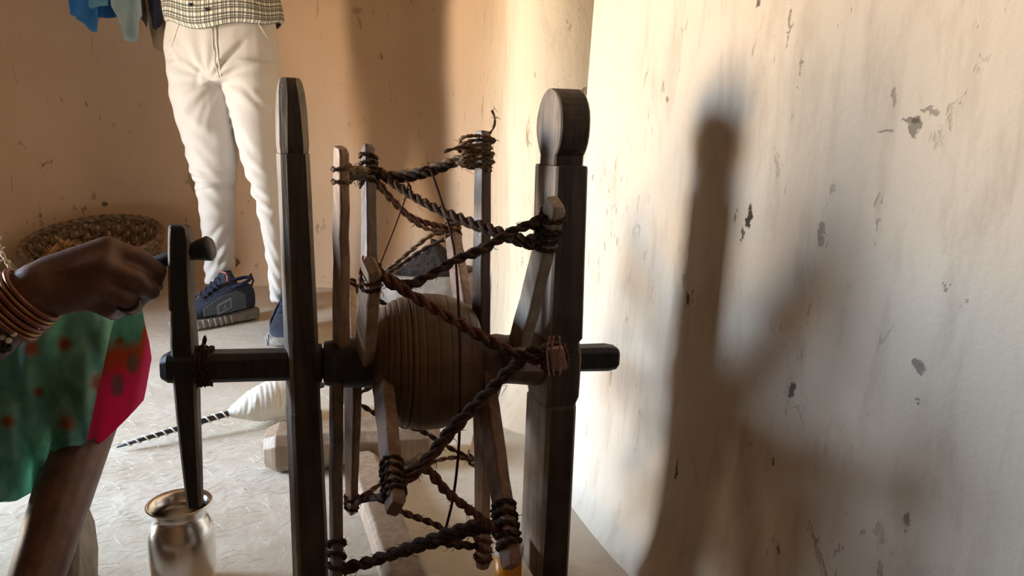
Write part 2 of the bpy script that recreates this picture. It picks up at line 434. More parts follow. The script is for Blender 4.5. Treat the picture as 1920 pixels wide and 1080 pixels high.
# rounded pier behind the end of the right wall, then the back and left walls of tan mud
PIER = [(.38, 1.40), (.36, 1.49), (.20, 1.48), (.08, 1.50), (.015, 1.57), (-.01, 1.72), (-.035, 2.05), (-.09, 2.40), (-.19, 2.70), (-.30, 2.97), (-.55, 3.03)]
bm_pts = []
for x, y, a, b, k in ((90, 75, .02, .035, .8), (95, 25, .03, .02, .3), (300, 155, .03, .006, .5), (270, 215, .02, .03, .4), (285, 262, .012, .03, .3), (322, 255, .015, .015, .5), (126, 292, .01, .02, .9),
                      (196, 382, .015, .015, .8), (235, 385, .012, .015, .8), (150, 180, .03, .04, .3), (128, 340, .02, .03, .4), (818, 73, .006, .008, .7), (862, 73, .006, .012, .5), (670, 20, .03, .015, .3), (445, 490, .012, .03, .8), (483, 500, .012, .02, .5)):
    bm_pts.append((at_y(x, y, BY-.02), a, b, k))
backm = mat_plaster('cream_and_tan_mud', (.53, .455, .335), (.60, .52, .40), WALL_TAN[2], fleck=.62, marks=bm_pts, low=(.36, .235, .14), far=(1.95, 2.8, WALL_TAN[0], WALL_TAN[1]))
wall_grid('wall_back', PIER[:-2]+[(-.37, 2.89), (-.62, 2.98), (-.95, BY), (-1.3, BY), (-1.58, BY-.01), (-1.75, BY-.09), (-1.825, BY-.22), (LX+.016, BY-.42), (LX+.012, 2.25)], 0, CZ, backm, nz=64, amp=.018, flare=.06, per=12, seed=1.0)
lm = mat_plaster('tan_mud_left', (.26, .175, .10), (.33, .22, .13), (.15, .09, .05), marks=[(at_y(x, y, 2.66), a, b, .6) for x, y, a, b in ((8, 20, .02, .035), (8, 72, .02, .02), (5, 125, .015, .03))], low=(.30, .19, .11))  # kept dark so the unseen left and front walls bounce less light
def box_wall(name, segs, mat):
    mb = MB()
    for (x0, x1, y0, y1, z0, z1) in segs:
        v = [(x, y, z) for x in (x0, x1) for y in (y0, y1) for z in (z0, z1)]
        mb.add(v, [(0, 1, 3, 2), (4, 6, 7, 5), (0, 4, 5, 1), (2, 3, 7, 6), (0, 2, 6, 4), (1, 5, 7, 3)])
    o = mb.obj(name, mat, smooth=False); o['kind'] = 'structure'; return o
TH = .22
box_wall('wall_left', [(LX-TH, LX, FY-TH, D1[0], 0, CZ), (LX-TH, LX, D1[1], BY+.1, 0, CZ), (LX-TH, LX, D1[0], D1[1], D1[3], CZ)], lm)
box_wall('wall_front', [(LX, .9, FY-TH, FY, 0, CZ)], lm)
# door frames of the two doorways
def frame(name, rects):
    mb = MB()
    for (x0, x1, y0, y1, z0, z1) in rects:
        v = [(x, y, z) for x in (x0, x1) for y in (y0, y1) for z in (z0, z1)]
        mb.add(v, [(0, 1, 3, 2), (4, 6, 7, 5), (0, 4, 5, 1), (2, 3, 7, 6), (0, 2, 6, 4), (1, 5, 7, 3)])
    o = mb.obj(name, M['wood_grey'], smooth=False, bevel=.006); o['kind'] = 'structure'
frame('door_1', [(LX-.12, LX-.05, D1[0], D1[0]+.05, 0, D1[3]), (LX-.12, LX-.05, D1[1]-.05, D1[1], 0, D1[3]), (LX-.12, LX-.05, D1[0]+.05, D1[1]-.05, D1[3]-.06, D1[3])])
box_wall('ceiling', [(LX-TH, .95, FY-TH, BY+.15, CZ, CZ+.1)], mat_wood('ceiling_planks', (.30, .22, .15), (.45, .35, .25), .8))

# floor
t = NT('trodden_mud_floor'); p = t.coord('Object')
n1 = t.noise(p, 3.0, 5, .6); n2 = t.noise(p, 12, 5, .65, .4); n3 = t.noise(p, 90, 4, .6)
col = t.ramp(n1, [(.35, (.50, .41, .30)), (.68, (.68, .62, .53))])
col = t.mix(t.math('MULTIPLY', t.ramp(n2, [(.45, 0), (.68, 1)]), .5), col, (.43, .33, .22))
spk = t.ramp(t.noise(p, 60, 3, .6), [(.70, 0), (.74, 1)])
col = t.mix(t.math('MULTIPLY', spk, .55), col, (.22, .16, .11))
t.bump(t.math('ADD', t.math('MULTIPLY', n2, .7), t.math('MULTIPLY', n3, .25)), .4, .008)
sp = t.new('SeparateXYZ'); t.l.new(p, sp.inputs[0])      # unseen front floor, darkened to cut bounce light
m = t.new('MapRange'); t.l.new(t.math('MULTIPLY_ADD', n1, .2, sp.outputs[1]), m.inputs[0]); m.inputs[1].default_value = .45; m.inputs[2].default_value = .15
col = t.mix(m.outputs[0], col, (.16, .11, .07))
fm = t.fin(col, .85, spec=.2)
mb = MB(); nx, ny = 90, 130; vs = []
for j in range(ny+1):
    for i in range(nx+1):
        x = LX-TH+(1.15+abs(LX)+TH)*i/nx; y = FY-TH+(BY+.2-FY+TH)*j/ny
        vs.append((x, y, .003*noise.noise(Vector((x*4, y*4, 0)))-.003))
mb.add(vs, [(j*(nx+1)+i, j*(nx+1)+i+1, (j+1)*(nx+1)+i+1, (j+1)*(nx+1)+i) for j in range(ny) for i in range(nx)])
o = mb.obj('floor', fm); o['kind'] = 'structure'

# ------------------------------------------------------------------ spinning wheel
EL = P(303, 688, .857); ER = P(1157, 669, .983)
AX = (ER-EL).normalized(); AXL = (ER-EL).length
AXH = Vector((AX.x, AX.y, 0)).normalized(); FAR = Vector((-AXH.y, AXH.x, 0)); UPV = AX.cross(FAR).normalized()
if UPV.z < 0: UPV = -UPV
def s_at(px):       # axle parameter whose picture column is px
    lo, hi = -.2, AXL+.2
    for _ in range(50):
        m = (lo+hi)/2; v = EL+AX*m-EYE; x = 960+F*v.dot(rt)/v.dot(fw)
        lo, hi = (m, hi) if x < px else (lo, m)
    return lo
def axp(s): return EL+AX*s
def spoke_tip(px, py, th):
    th = math.radians(th); e = UPV*math.cos(th)-FAR*math.sin(th)      # near = positive angle
    n = AX.cross(e).normalized(); d = ray(px, py); k = (EL-EYE).dot(n)/d.dot(n); q = EYE+d*k
    s = (q-EL).dot(AX); return s, (q-axp(s)).length, q, e
wheel = thing('spinning_wheel', (axp(AXL*.5).x, axp(AXL*.5).y, 0), 'old dark wooden hand spinning wheel with rope laced spokes, in the foreground', 'spinning wheel')

def oct_ring(c, x, y, hx, hy, ch):
    ch = min(ch, hx*.9, hy*.9)
    return [c+x*a+y*b for a, b in ((-hx+ch, -hy), (hx-ch, -hy), (hx, -hy+ch), (hx, hy-ch), (hx-ch, hy), (-hx+ch, hy), (-hx, hy-ch), (-hx, -hy+ch))]
# axle : square bar with worn chamfers
mb = MB(); rg = []
for s, h in ((0, .012), (.008, .0165), (.02, .0175), (AXL*.3, .0175), (AXL*.35, .0155), (AXL*.8, .0155), (AXL-.015, .0165), (AXL-.004, .0145), (AXL, .011)):
    rg.append(oct_ring(axp(s), FAR, UPV, h, h, h*.38))
mb.rings(rg); mb.obj('axle', M['wood_black'], wheel, smooth=False, bevel=.0015)

def upright(px_axle, top_px, prof, yaw, mat, label=None, lean=0.0):
    """prof: (z, hx, hy, dx, dy, chamfer)"""
    s = s_at(px_axle); c = axp(s); X = Vector((math.cos(yaw), math.sin(yaw), 0)); Y = Vector((-math.sin(yaw), math.cos(yaw), 0))
    mb = MB(); rg = []
    for (z, hx, hy, dx, dy, ch) in prof:
        o = c.copy(); o.z = z
        o = o+X*(dx+lean*(z-c.z))+Y*dy
        r = oct_ring(o, X, Y, hx, hy, ch)
        r = [q+Vector((noise.noise(q*31)*.0012, noise.noise(q*37)*.0012, 0)) for q in r]
        rg.append(r)
    mb.rings(rg); o = mb.obj('upright', mat, wheel, smooth=False, bevel=.0012)
    o.data.materials.append(M['wood_lit_side']); o.data.materials.append(M['wood_lit_cut'])      # dark faces; sides painted pale as if lit; knife-cut corners, lightened the same way
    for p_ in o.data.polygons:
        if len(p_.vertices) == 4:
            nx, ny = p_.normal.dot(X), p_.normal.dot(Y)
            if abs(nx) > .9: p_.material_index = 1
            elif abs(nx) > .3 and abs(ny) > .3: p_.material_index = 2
    return o, c
zl = lambda px, y, D: P(px, y, D).z
dl = (axp(s_at(566))-EYE).dot(fw); dr = (axp(s_at(1036))-EYE).dot(fw)
yl = math.radians(26); yr = math.radians(19)
z = lambda y: zl(560, y, dl)
upL = [(.028, .0195, .0225, 0, 0, .004), (z(1000), .0190, .0220, 0, 0, .004), (z(772), .0185, .0215, 0, 0, .004), (z(768), .0177, .0207, 0, 0, .004), (z(636), .0173, .0205, 0, 0, .004), (z(630), .0176, .0212, 0, 0, .005),
       (z(450), .0170, .0208, 0, 0, .006), (z(292), .0162, .0205, 0, 0, .006), (z(286), .0160, .0202, 0, 0, .006), (z(286)+.0005, .0152, .0182, 0, 0, .007), (z(270), .0160, .0202, 0, 0, .008),
       (z(215), .0160, .0208, 0, 0, .009), (z(180), .0145, .0188, 0, 0, .009), (z(165), .0130, .0150, 0, 0, .008), (z(157), .0112, .0105, 0, 0, .006), (z(154), .0095, .0065, 0, 0, .004)]
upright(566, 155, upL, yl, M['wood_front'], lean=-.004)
z = lambda y: zl(1050, y, dr)
cz, R0 = z(238), .0440
upR = [(.028, .0215, .040, 0, 0, .004), (z(1000), .0215, .040, 0, 0, .005), (z(756), .0205, .040, 0, 0, .005), (z(750), .0205, .036, .001, 0, .005), (z(735), .0225, .038, .002, 0, .004), (z(660), .0230, .038, .003, 0, .004), (z(628), .0215, .037, .001, 0, .004),
       (z(622), .0235, .037, .002, 0, .003), (z(460), .0215, .038, .001, 0, .003), (z(312), .0205, .038, 0, 0, .003), (z(307), .0200, .038, 0, 0, .003), (z(306), .0190, .026, 0, 0, .003)]
for i in range(0, 12):
    a = math.radians(-52+i*(138/11)); upR.append((cz+math.sin(a)*R0, .0188, max(.006, math.cos(a)*R0*.95), 0, 0, .0022))
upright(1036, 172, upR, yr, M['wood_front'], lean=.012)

# drum, hubs
def lathe_axle(name, prof, mat, seg=56, cap=True, bevel=0):
    mb = MB(); rg = []
    for s, r in prof:
        c = axp(s); rg.append([c+(UPV*math.cos(2*PI*k/seg)+FAR*math.sin(2*PI*k/seg))*r for k in range(seg)])
    mb.rings(rg); return mb.obj(name, mat, wheel, auto=40)
sb0, sb1 = s_at(703), s_at(893); sbm = (sb0+sb1)/2
prof = [(sb0-.004, .030), (sb0, .050)]; nb = 170
for i in range(nb+1):
    u = i/nb; s = sb0+(sb1-sb0)*u; q = 2*u-1
    r = .052+.0325*(max(0, 1-abs(q)**2.3))**.62
    for (gu, gd) in ((.05, .0012), (.10, .0022), (.145, .0012), (.20, .0018), (.26, .0012), (.31, .0026), (.36, .0010), (.43, .0008), (.55, .0006), (.66, .0007), (.86, .0012), (.93, .001)):
        r -= gd*math.exp(-((u-gu)/.008)**2)
    prof.append((s, r))
prof += [(sb1+.003, .034)]
dob = lathe_axle('drum', prof, M['drum'])
lathe_axle('hub', [(s_at(606), .019), (s_at(608), .0265), (s_at(640), .030), (s_at(700), .031), (s_at(702), .026)], M['wood_black'], 24)
lathe_axle('hub', [(s_at(900), .030), (s_at(930), .033), (s_at(950), .031), (s_at(1000), .0345), (s_at(1032), .033), (s_at(1034), .02)], M['wood_dark_spoke'], 28)
lathe_axle('axle_collar', [(s_at(590), .018), (s_at(592), .024), (s_at(603), .024), (s_at(605), .018)], M['wood_black'], 24)

# spokes: (tip px, angle, half thickness along axle, half width at hub / tip, material)
LEFT = [('A', 640, 276, 16, .0085, .014, .0095, 'wood_spoke2'), ('B', 690, 275, -29, .0105, .017, .012, 'wood_dark_spoke'), ('E', 697, 497, 52, .0095, .019, .0125, 'wood_spoke2'),
        ('F', 742, 955, 102, .0100, .018, .011, 'wood_spoke'), ('C', 630, 1095, 148, .0085, .014, .011, 'wood_dark_spoke'), ('D', 659, 960, -161, .0080, .017, .010, 'wood_spoke'),
        ('H', None, None, -120, .0085, .015, .010, 'wood_spoke'), ('G', 655, 532, -79, .009, .015, .011, 'wood_spoke2')]
RIGHT = [('R1', 906, 246, -8, .0105, .013, .0100, 'wood_dark_spoke'), ('R2', 1043, 378, 34, .0110, .019, .014, 'wood_grey'), ('R7', 1046, 662, 73, .010, .017, .014, 'wood_spoke'),
         ('R4', 960, 1064, 128, .0110, .017, .0120, 'wood_spoke'), ('R5', 906, 1066, 166, .0090, .014, .010, 'wood_spoke2'), ('R6', 887, 868, -144, .0085, .015, .010, 'wood_spoke2'),
         ('RH', None, None, -100, .009, .015, .010, 'wood_spoke'), ('R3', 846, 418, -54, .0110, .016, .0125, 'wood_spoke')]
TIP = {}; SPK = {}
TW = {'E': 22, 'F': 24, 'R2': 14, 'R7': 10, 'B': 18, 'R4': 24, 'C': 12}
for grp, sdef in ((LEFT, s_at(650)), (RIGHT, s_at(930))):
    for (k, px, py, th, ha, w0, w1, mt) in grp:
        if px is None or k == 'R7':
            a = math.radians(th); e = UPV*math.cos(a)-FAR*math.sin(a); s = sdef+(.008 if k == 'R7' else 0); r = .258; q = axp(s)+e*r
        else: s, r, q, e = spoke_tip(px, py, th)
        TAN = AX.cross(e).normalized(); rg = []
        Tf = TAN if TAN.dot(fw) > 0 else -TAN
        tw = math.radians(TW.get(k, 30)); Aw = AX*math.cos(tw)+Tf*math.sin(tw); Tw = Tf*math.cos(tw)-AX*math.sin(tw)
        ha *= .80; w0 *= .80; w1 *= .85
        r0 = .012
        nseg = 8
        for i in range(nseg+1):
            u = i/nseg; rr = r0+(r-.006-r0)*u
            w = w0+(w1-w0)*u**1.2; h = ha*(1-.12*u)
            b = Vector((noise.noise(Vector((i*.9, th, 1)))*.0012, noise.noise(Vector((i*.9, th, 5)))*.0012, 0))
            rg.append(oct_ring(axp(s)+e*rr+b, Aw, Tw, h, w, .0018))
        rg.append(oct_ring(q-AX*.001, Aw, Tw, ha*.72, w1*.8, .0018))
        mb = MB(); mb.rings(rg)
        SPK[k] = mb.obj('spoke', M[mt], wheel, smooth=False, bevel=.001)
        TIP[k] = (q, e, s, ha, w1, TAN)

# rope bindings wound round the spoke tips, lacing between them
def seat(k, back): q, e, s, ha, w, T = TIP[k]; return q-e*back
def binding(k, back, turns, r, mat, seed=0, width=.022):
    q, e, s, ha, w, T = TIP[k]; c0 = q-e*back; mb = MB()
    for tI in range(turns):
        o = e*((tI/(max(1, turns-1))-.5)*width) if turns > 1 else Vector((0, 0, 0))
        pts = []
        rnd = random.Random(seed*11+tI)
        for i in range(25):
            a = 2*PI*i/24; ca, sa = math.cos(a), math.sin(a)
            x = (ha+r*.8)*math.copysign(abs(ca)**.6, ca); y = (w+r*.8)*math.copysign(abs(sa)**.6, sa)
            pts.append(c0+o+AX*x+T*y+e*(.003*math.sin(a*1.0+tI)+rnd.uniform(-.0008, .0008)))
        rope_into(mb, pts, r, 2, .018, 5, .2, 2, 2, seed+tI)
    o = mb.obj('rope_binding', M[mat], None); o.parent = SPK[k]; o.matrix_parent_inverse = SPK[k].matrix_basis.inverted()
    # parent chain: spoke keeps its own parent inverse, so undo it for the sub-part
    o.matrix_parent_inverse = (PINV[wheel.name]).inverted() @ PINV[wheel.name]
    return o
bind = [('A', .030, 2, .0026, 'rope_tan'), ('B', .036, 5, .0028, 'rope_dark'), ('E', .026, 2, .0022, 'rope_red'), ('F', .040, 5, .0026, 'rope_dark'), ('C', .030, 3, .0030, 'rope_dark'), ('D', .020, 2, .0026, 'rope_dark'),
        ('G', .02, 2, .0026, 'rope_dark'), ('R2', .026, 2, .0030, 'rope_dark'), ('R7', .022, 2, .0026, 'rope_red'), ('R4', .045, 5, .0034, 'rope_dark'), ('R5', .030, 4, .0028, 'rope_red'), ('R6', .016, 2, .0026, 'rope_tan'), ('R3', .018, 3, .0026, 'rope_tan')]
bind.append(('R2', .048, 3, .0030, 'rope_dark'))
for i, (k, b, n, r, mt) in enumerate(bind): binding(k, b, n, r, mt, i+1, .010*n*.8)
# thick wrapped bundle on the topmost right spoke
q, e, s, ha, w, T = TIP['R1']; mb = MB()
for i in range(12):
    o = e*(-.012-.0030*i)
    pts = []
    for j in range(25):
        a = 2*PI*j/24; ca, sa = math.cos(a), math.sin(a)
        cx = -.009+.002*math.sin(i*2.2)
        x = (.020+.0015*math.sin(i*1.7))*math.copysign(abs(ca)**.8, ca)+cx; y = (w+.005)*math.copysign(abs(sa)**.7, sa)
        pts.append(q+o+AX*x+T*y+e*(.004*math.sin(a+i)))
    rope_into(mb, pts, .0023, 2, .02, 5, .3, 2, 6, 40+i)
ob = mb.obj('rope_binding', M['rope_tan']); ob.parent = SPK['R1']

def lace(pts, r, mat, seed, pitch=.032, fuzz=14, strands=2):
    mb = MB(); rope_into(mb, pts, r, strands, pitch, 6, .3, 8, fuzz, seed); return mb.obj('lacing_rope', M[mat], wheel)
def D_of(v): return (v-EYE).dot(fw)
def between(ka, ba, kb, bb, mids, oa=0.0, ob=0.0):
    a, b = seat(ka, ba)+AX*oa, seat(kb, bb)+AX*ob; da, db = D_of(a), D_of(b); out = [a]
    for (px, py) in mids:
        va, vb = a-EYE, b-EYE
        xa = 960+F*va.dot(rt)/da; xb = 960+F*vb.dot(rt)/db
        u = min(1, max(0, (px-xa)/(xb-xa))) if abs(xb-xa) > 1 else .5
        out.append(P(px, py, 1/((1-u)/da+u/db)))
    return out+[b]
lace(between('A', .030, 'B', .036, [(665, 318)], .008), .0042, 'rope_tan', 1)
lace(between('A', .036, 'B', .044, [(665, 332)], .008), .0036, 'rope_dark', 2)
lace(between('B', .034, 'R1', .03, [(740, 328), (800, 318), (860, 298)], .006), .0052, 'rope_tan', 3, fuzz=24)
lace(between('B', .030, 'R1', .022, [(735, 334), (790, 328), (845, 308)], .006), .0056, 'rope_dark', 4, fuzz=24)
lace(between('B', .034, 'R2', .045, [(760, 358), (820, 392), (930, 432), (985, 448)], .008), .0054, 'rope_dark', 5, fuzz=26)
lace(between('B', .030, 'R2', .050, [(745, 345), (830, 400), (930, 440), (1000, 462)], .010), .0040, 'rope_dark', 6)
lace(between('B', .044, 'R3', .014, [(738, 378), (780, 412)], .008), .0045, 'rope_red', 7)
lace(between('B', .048, 'R3', .020, [(728, 372), (790, 425)], .008), .0032, 'rope_tan', 71)
lace(between('E', .020, 'R2', .020, [(760, 538), (850, 490), (905, 468), (950, 440), (1000, 418)], .006, -.008), .0050, 'rope_dark', 8, fuzz=22)
lace(between('E', .014, 'R2', .040, [(770, 530), (860, 484), (930, 450), (985, 425)], .006, -.006), .0034, 'rope_dark', 9)
lace(between('E', .012, 'R7', .020, [(760, 545), (850, 600), (930, 645), (985, 672)], .006, -.008), .0050, 'rope_red', 10, fuzz=22)
lace(between('E', .020, 'R7', .014, [(770, 556), (860, 610), (940, 655)], .006, -.008), .0036, 'rope_dark', 11)
lace(between('F', .040, 'R7', .018, [(800, 862), (850, 800), (910, 740), (965, 685), (1010, 655)], .008, -.006), .0054, 'rope_dark', 12, fuzz=26)
lace(between('F', .034, 'R7', .026, [(790, 880), (860, 800), (930, 725), (990, 672)], .008, -.006), .0040, 'rope_red', 13)
lace(between('F', .036, 'R4', .040, [(795, 878), (840, 925), (895, 968)], .008, -.010), .0048, 'rope_red', 14, fuzz=20)
lace(between('C', .012, 'R4', .045, [(670, 1060), (740, 1038), (810, 1018), (880, 996)], .006, -.010), .0062, 'rope_dark', 15, fuzz=20)
lace(between('C', .018, 'R4', .038, [(690, 1055), (760, 1028), (830, 1002), (900, 982)], .006, -.010), .0058, 'rope_dark', 16, fuzz=20)
lace(between('C', .016, 'R5', .028, [(720, 1048), (800, 1016), (860, 1024)], .006, -.010), .0042, 'rope_dark', 17)
lace(between('D', .018, 'F', .044, [(690, 935), (720, 928)], .006, -.006), .0034, 'rope_dark', 18)
lace(between('D', .022, 'R5', .030, [(700, 930), (760, 962), (820, 985), (870, 1020)], .006, -.008), .0042, 'rope_red', 19)
lace(between('D', .022, 'R6', .010, [(720, 905), (800, 870), (850, 858)], .006, -.006), .0034, 'rope_tan', 20)
lace(between('H', .02, 'R6', .014, [(730, 790), (790, 808), (840, 838)], .006, -.006), .0036, 'rope_dark', 21)
lace(between('G', .018, 'R3', .020, [(720, 510), (770, 470), (810, 440)], .006, -.004), .0036, 'rope_tan', 22)
lace(between('G', .022, 'R3', .026, [(722, 515), (790, 470), (820, 455)], .006, -.004), .0030, 'rope_dark', 23)
lace(between('G', .018, 'RH', .012, [], .006, -.006), .0036, 'rope_dark', 24)
lace(between('H', .018, 'RH', .012, [], .006, -.006), .0036, 'rope_dark', 25)
# loose rope end sticking out of the wrapped bundle, and a stub
q = TIP['R1'][0]; dq = D_of(q)
lace([P(898, 268, dq), P(912, 258, dq), P(925, 240, dq), P(928, 222, dq), P(922, 207, dq)], .0016, 'rope_tan', 30, fuzz=12)
lace([P(885, 272, dq-.02), P(855, 278, dq-.02), P(832, 284, dq-.02)], .0022, 'rope_tan', 31, fuzz=4)
# thin drive yarn looped over the lacing
a = between('B', .034, 'R1', .03, [(790, 320)], .006)[1]; da = D_of(a)-.012
mb = MB(); mb.tube(smooth_path([P(776, 322, da+.02), P(792, 316, da), P(806, 318, da), P(826, 372, da-.03), P(846, 440, da-.06), P(855, 500, da-.08), P(861, 600, da-.115), P(863, 720, da-.125), P(860, 840, da-.11), P(850, 930, da-.10), P(834, 998, da-.09)], 8), .0017, 5)
mb.obj('yarn', M['yarn_dark'], wheel)
mb = MB(); mb.tube(smooth_path([P(766, 345, da+.012), P(760, 372, da+.005), P(738, 432, da-.02), P(714, 492, da-.06)], 6), .0010, 4)
mb.tube(smooth_path([P(762, 338, da+.005), P(770, 352, da), P(764, 360, da+.01)], 4), .0016, 4)
mb.obj('yarn', M['yarn_dark'], wheel)
# pink threads caught on the near spokes
q, e, s, ha, w, T = TIP['E']; mb = MB()
for i in range(4):
    mb.tube([q-e*(.004+.002*i)-AX*(ha-.003*i)-T*(w+.001), q-e*.045-AX*(ha+.0012-.004*i)-T*(w+.0015), q-e*(.075)-AX*(ha-.004*i)-T*(w*.9+.001)], .0011, 4)
mb.obj('thread', M['yarn_pink'], wheel)
q, e, s, ha, w, T = TIP['R7']; mb = MB(); dq = D_of(q)-.006
for i, (x0, x1) in enumerate(((1030, 1026), (1038, 1034), (1049, 1050))):
    mb.tube(smooth_path([P(x0, 630, dq), P(x1, 655, dq-.004), P(x1+2, 684, dq-.002), P(x0+1, 704, dq+.004)], 5), .0009, 4)
mb.obj('thread', M['yarn_pink'], wheel)

# crank
sc = s_at(349); cc = axp(sc); dC = D_of(cc)
mb = MB(); rg = []
for (px, py, hw, hd) in ((334, 421, .0085, .010), (337, 426, .0105, .013), (339, 450, .0120, .014), (340, 520, .0120, .015), (342, 576, .0125, .0155), (344, 581, .0118, .014), (346, 640, .0130, .0165), (349, 690, .0130, .0165), (354, 780, .0115, .0145), (360, 860, .0100, .013), (366, 946, .0082, .010)):
    D = dC
    n = AX; d = ray(px, py); k = (cc-EYE).dot(n)/d.dot(n); q = EYE+d*D
    rg.append(oct_ring(q, AX, FAR, hw, hd, .003))
mb.rings(rg); o = mb.obj('crank_arm', M['wood_black'], wheel, smooth=False, bevel=.0012)
o.data.materials.append(M['wood_lit_cut'])  # pale corners stand in for the crank's lit bevel
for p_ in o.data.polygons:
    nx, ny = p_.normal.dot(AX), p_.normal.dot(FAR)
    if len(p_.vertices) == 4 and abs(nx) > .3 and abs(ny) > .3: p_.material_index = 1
mb = MB(); dh = dC
hp = [(268, 500), (300, 491), (318, 486), (345, 478), (362, 473), (372, 470), (392, 466), (398, 465)]
mb.tube([P(x, y, dh) for x, y in hp], [.007, .0085, .0085, .0085, .0098, .0122, .0150, .0118], 16)
mb.obj('crank_handle', M['wood_black'], wheel)
# rope packing where the crank sits on the axle
mb = MB()
for i in range(4):
    s = s_at(372)+.0045*i; pts = [axp(s)+(UPV*math.cos(2*PI*k/20)+FAR*math.sin(2*PI*k/20))*(.0215+.0015*math.sin(k*2.3+i)) for k in range(21)]
    rope_into(mb, pts, .0028, 2, .02, 5, .3, 2, 10, 60+i)
a = axp(s_at(370)); dd = D_of(a)-.01
rope_into(mb, [P(368, 668, dd), P(376, 655, dd), P(383, 643, dd), P(384, 630, dd)], .0024, 2, .02, 5, .3, 5, 6, 77)
mb.obj('rope_packing', M['rope_dark'], wheel)

# base: front crosspiece (below the frame), long beam, rear crosspiece
def beam(name, a, b, hw, h, mat, ch=.006, wobble=.002, rot=None, seed=0):
    a = Vector(a); b = Vector(b); d = (b-a).normalized(); sd = Vector((d.y, -d.x, 0)); rg = []
    n = 14
    for i in range(n+1):
        u = i/n; c = a.lerp(b, u); k = 1.0
        if i in (0, n): k = .80
        ww = hw*k*(1+.06*noise.noise(Vector((i*.6, seed, 0)))); hh = h/2*k*(1+.05*noise.noise(Vector((i*.6, seed, 7))))
        rg.append(oct_ring(c+Vector((0, 0, h/2)), sd, Vector((0, 0, 1)), ww, hh, ch))
    rg.insert(1, [p+(rg[2][j]-p)*.25 for j, p in enumerate(oct_ring(a+d*.012+Vector((0, 0, h/2)), sd, Vector((0, 0, 1)), hw, h/2, ch))])
    mb = MB(); mb.rings(rg); return mb.obj(name, mat, wheel, smooth=False, bevel=.002)
cL = axp(s_at(566)); cR = axp(s_at(1036))
beam('crosspiece', (cL-AXH*.05-FAR*.05)-Vector((0, 0, cL.z)), (cR+AXH*.045-FAR*.05)-Vector((0, 0, cR.z)), .026, .030, M['wood_front'], .004)
rb0 = floor_pt(505, 893); rb1 = floor_pt(828, 872)
rdir = (rb1-rb0).normalized(); rn = Vector((-rdir.y, rdir.x, 0))
beam('crosspiece', rb0+rn*.05-rdir*.01, rb1+rn*.05, .05, .070, M['wood_base'], .016, seed=4)
lb0 = floor_pt(676, 842, .045); lb1 = floor_pt(768, 1080, .045); ldir = (lb1-lb0).normalized()
lb0.z = lb1.z = 0
beam('base_beam', lb0+ldir*.0, lb1+ldir*.06, .0275, .045, M['wood_base'], .007, seed=9)

# ------------------------------------------------------------------ steel pot
pc = floor_pt(347, 1092); ptop = P(346, 935, D_of(pc)-.02)
vz = pc.z; hpot = .108
pot = thing('steel_pot', (pc.x, pc.y, 0), 'small polished steel water pot with flared rim, on the floor below the crank', 'pot')
k = D_of(pc)/F
prof = [(.0005, .001), (.030, .001), (.036, .005), (.0408, .018), (.0425, .040), (.0425, .062), (.0405, .074), (.0350, .0845), (.0315, .0895), (.0320, .0935), (.0365, .1000), (.0410, .1045), (.0418, .1060), (.0405, .1068),
        (.0360, .1030), (.0305, .0955), (.0296, .0900), (.0335, .0840), (.0390, .0720), (.0410, .060), (.0410, .040), (.039, .018), (.030, .006), (.0005, .004)]
mb = MB(); mb.lathe([(r, z*1.12) for r, z in prof], 64, Matrix.Translation((pc.x, pc.y, 0))); mb.obj('pot_body', M['steel'], pot)

# ------------------------------------------------------------------ spindle with white yarn
tip = floor_pt(219, 838, .006); yc = floor_pt(505, 752, .045); sd = (yc-tip).normalized()
spin = thing('spindle', (yc.x, yc.y, 0), 'spindle lying on the floor with a fat cone of white cotton yarn', 'spindle')
L = (yc-tip).length
mb = MB(); mb.tube([tip, tip+sd*.05, tip+sd*(L*.6), tip+sd*(L+.12)], [.0025, .0042, .0062, .0062], 10); mb.obj('shaft', M['wood_black'], spin)
h = Vector((0, 0, 1)); n1 = (h-sd*h.dot(sd)).normalized(); n2 = sd.cross(n1)
mb = MB(); pts = []; Ls = L-.055
for i in range(520):
    u = i/519; s = .012+(Ls-.012)*u; a = s/.0165*2*PI
    r = .0040+.0026*u+.0010
    pts.append(tip+sd*s+(n1*math.cos(a)+n2*math.sin(a))*r)
mb.tube(pts, .0017, 5)
mb.obj('yarn_spiral', M['cotton'], spin)
mb = MB(); rg = []; seg = 64
prof = [(-.085, .007), (-.078, .012), (-.06, .022), (-.04, .0315), (-.02, .038), (0, .0415), (.02, .042), (.05, .038), (.08, .029), (.10, .018), (.108, .007)]
pr2 = []
for i in range(len(prof)-1):
    for j in range(7):
        t_ = j/7; pr2.append((prof[i][0]+(prof[i+1][0]-prof[i][0])*t_, prof[i][1]+(prof[i+1][1]-prof[i][1])*t_))
for i, (s, r) in enumerate(pr2):
    c = yc+sd*s
    rg.append([c+(n1*math.cos(2*PI*q/seg)+n2*math.sin(2*PI*q/seg))*(r*(1+.05*noise.noise(Vector((q*.15+i*.22, i*.05, 2)))+.025*math.sin(q*.55+i*1.7))) for q in range(seg)])
mb.rings(rg); mb.obj('yarn_cone', M['cotton'], spin)

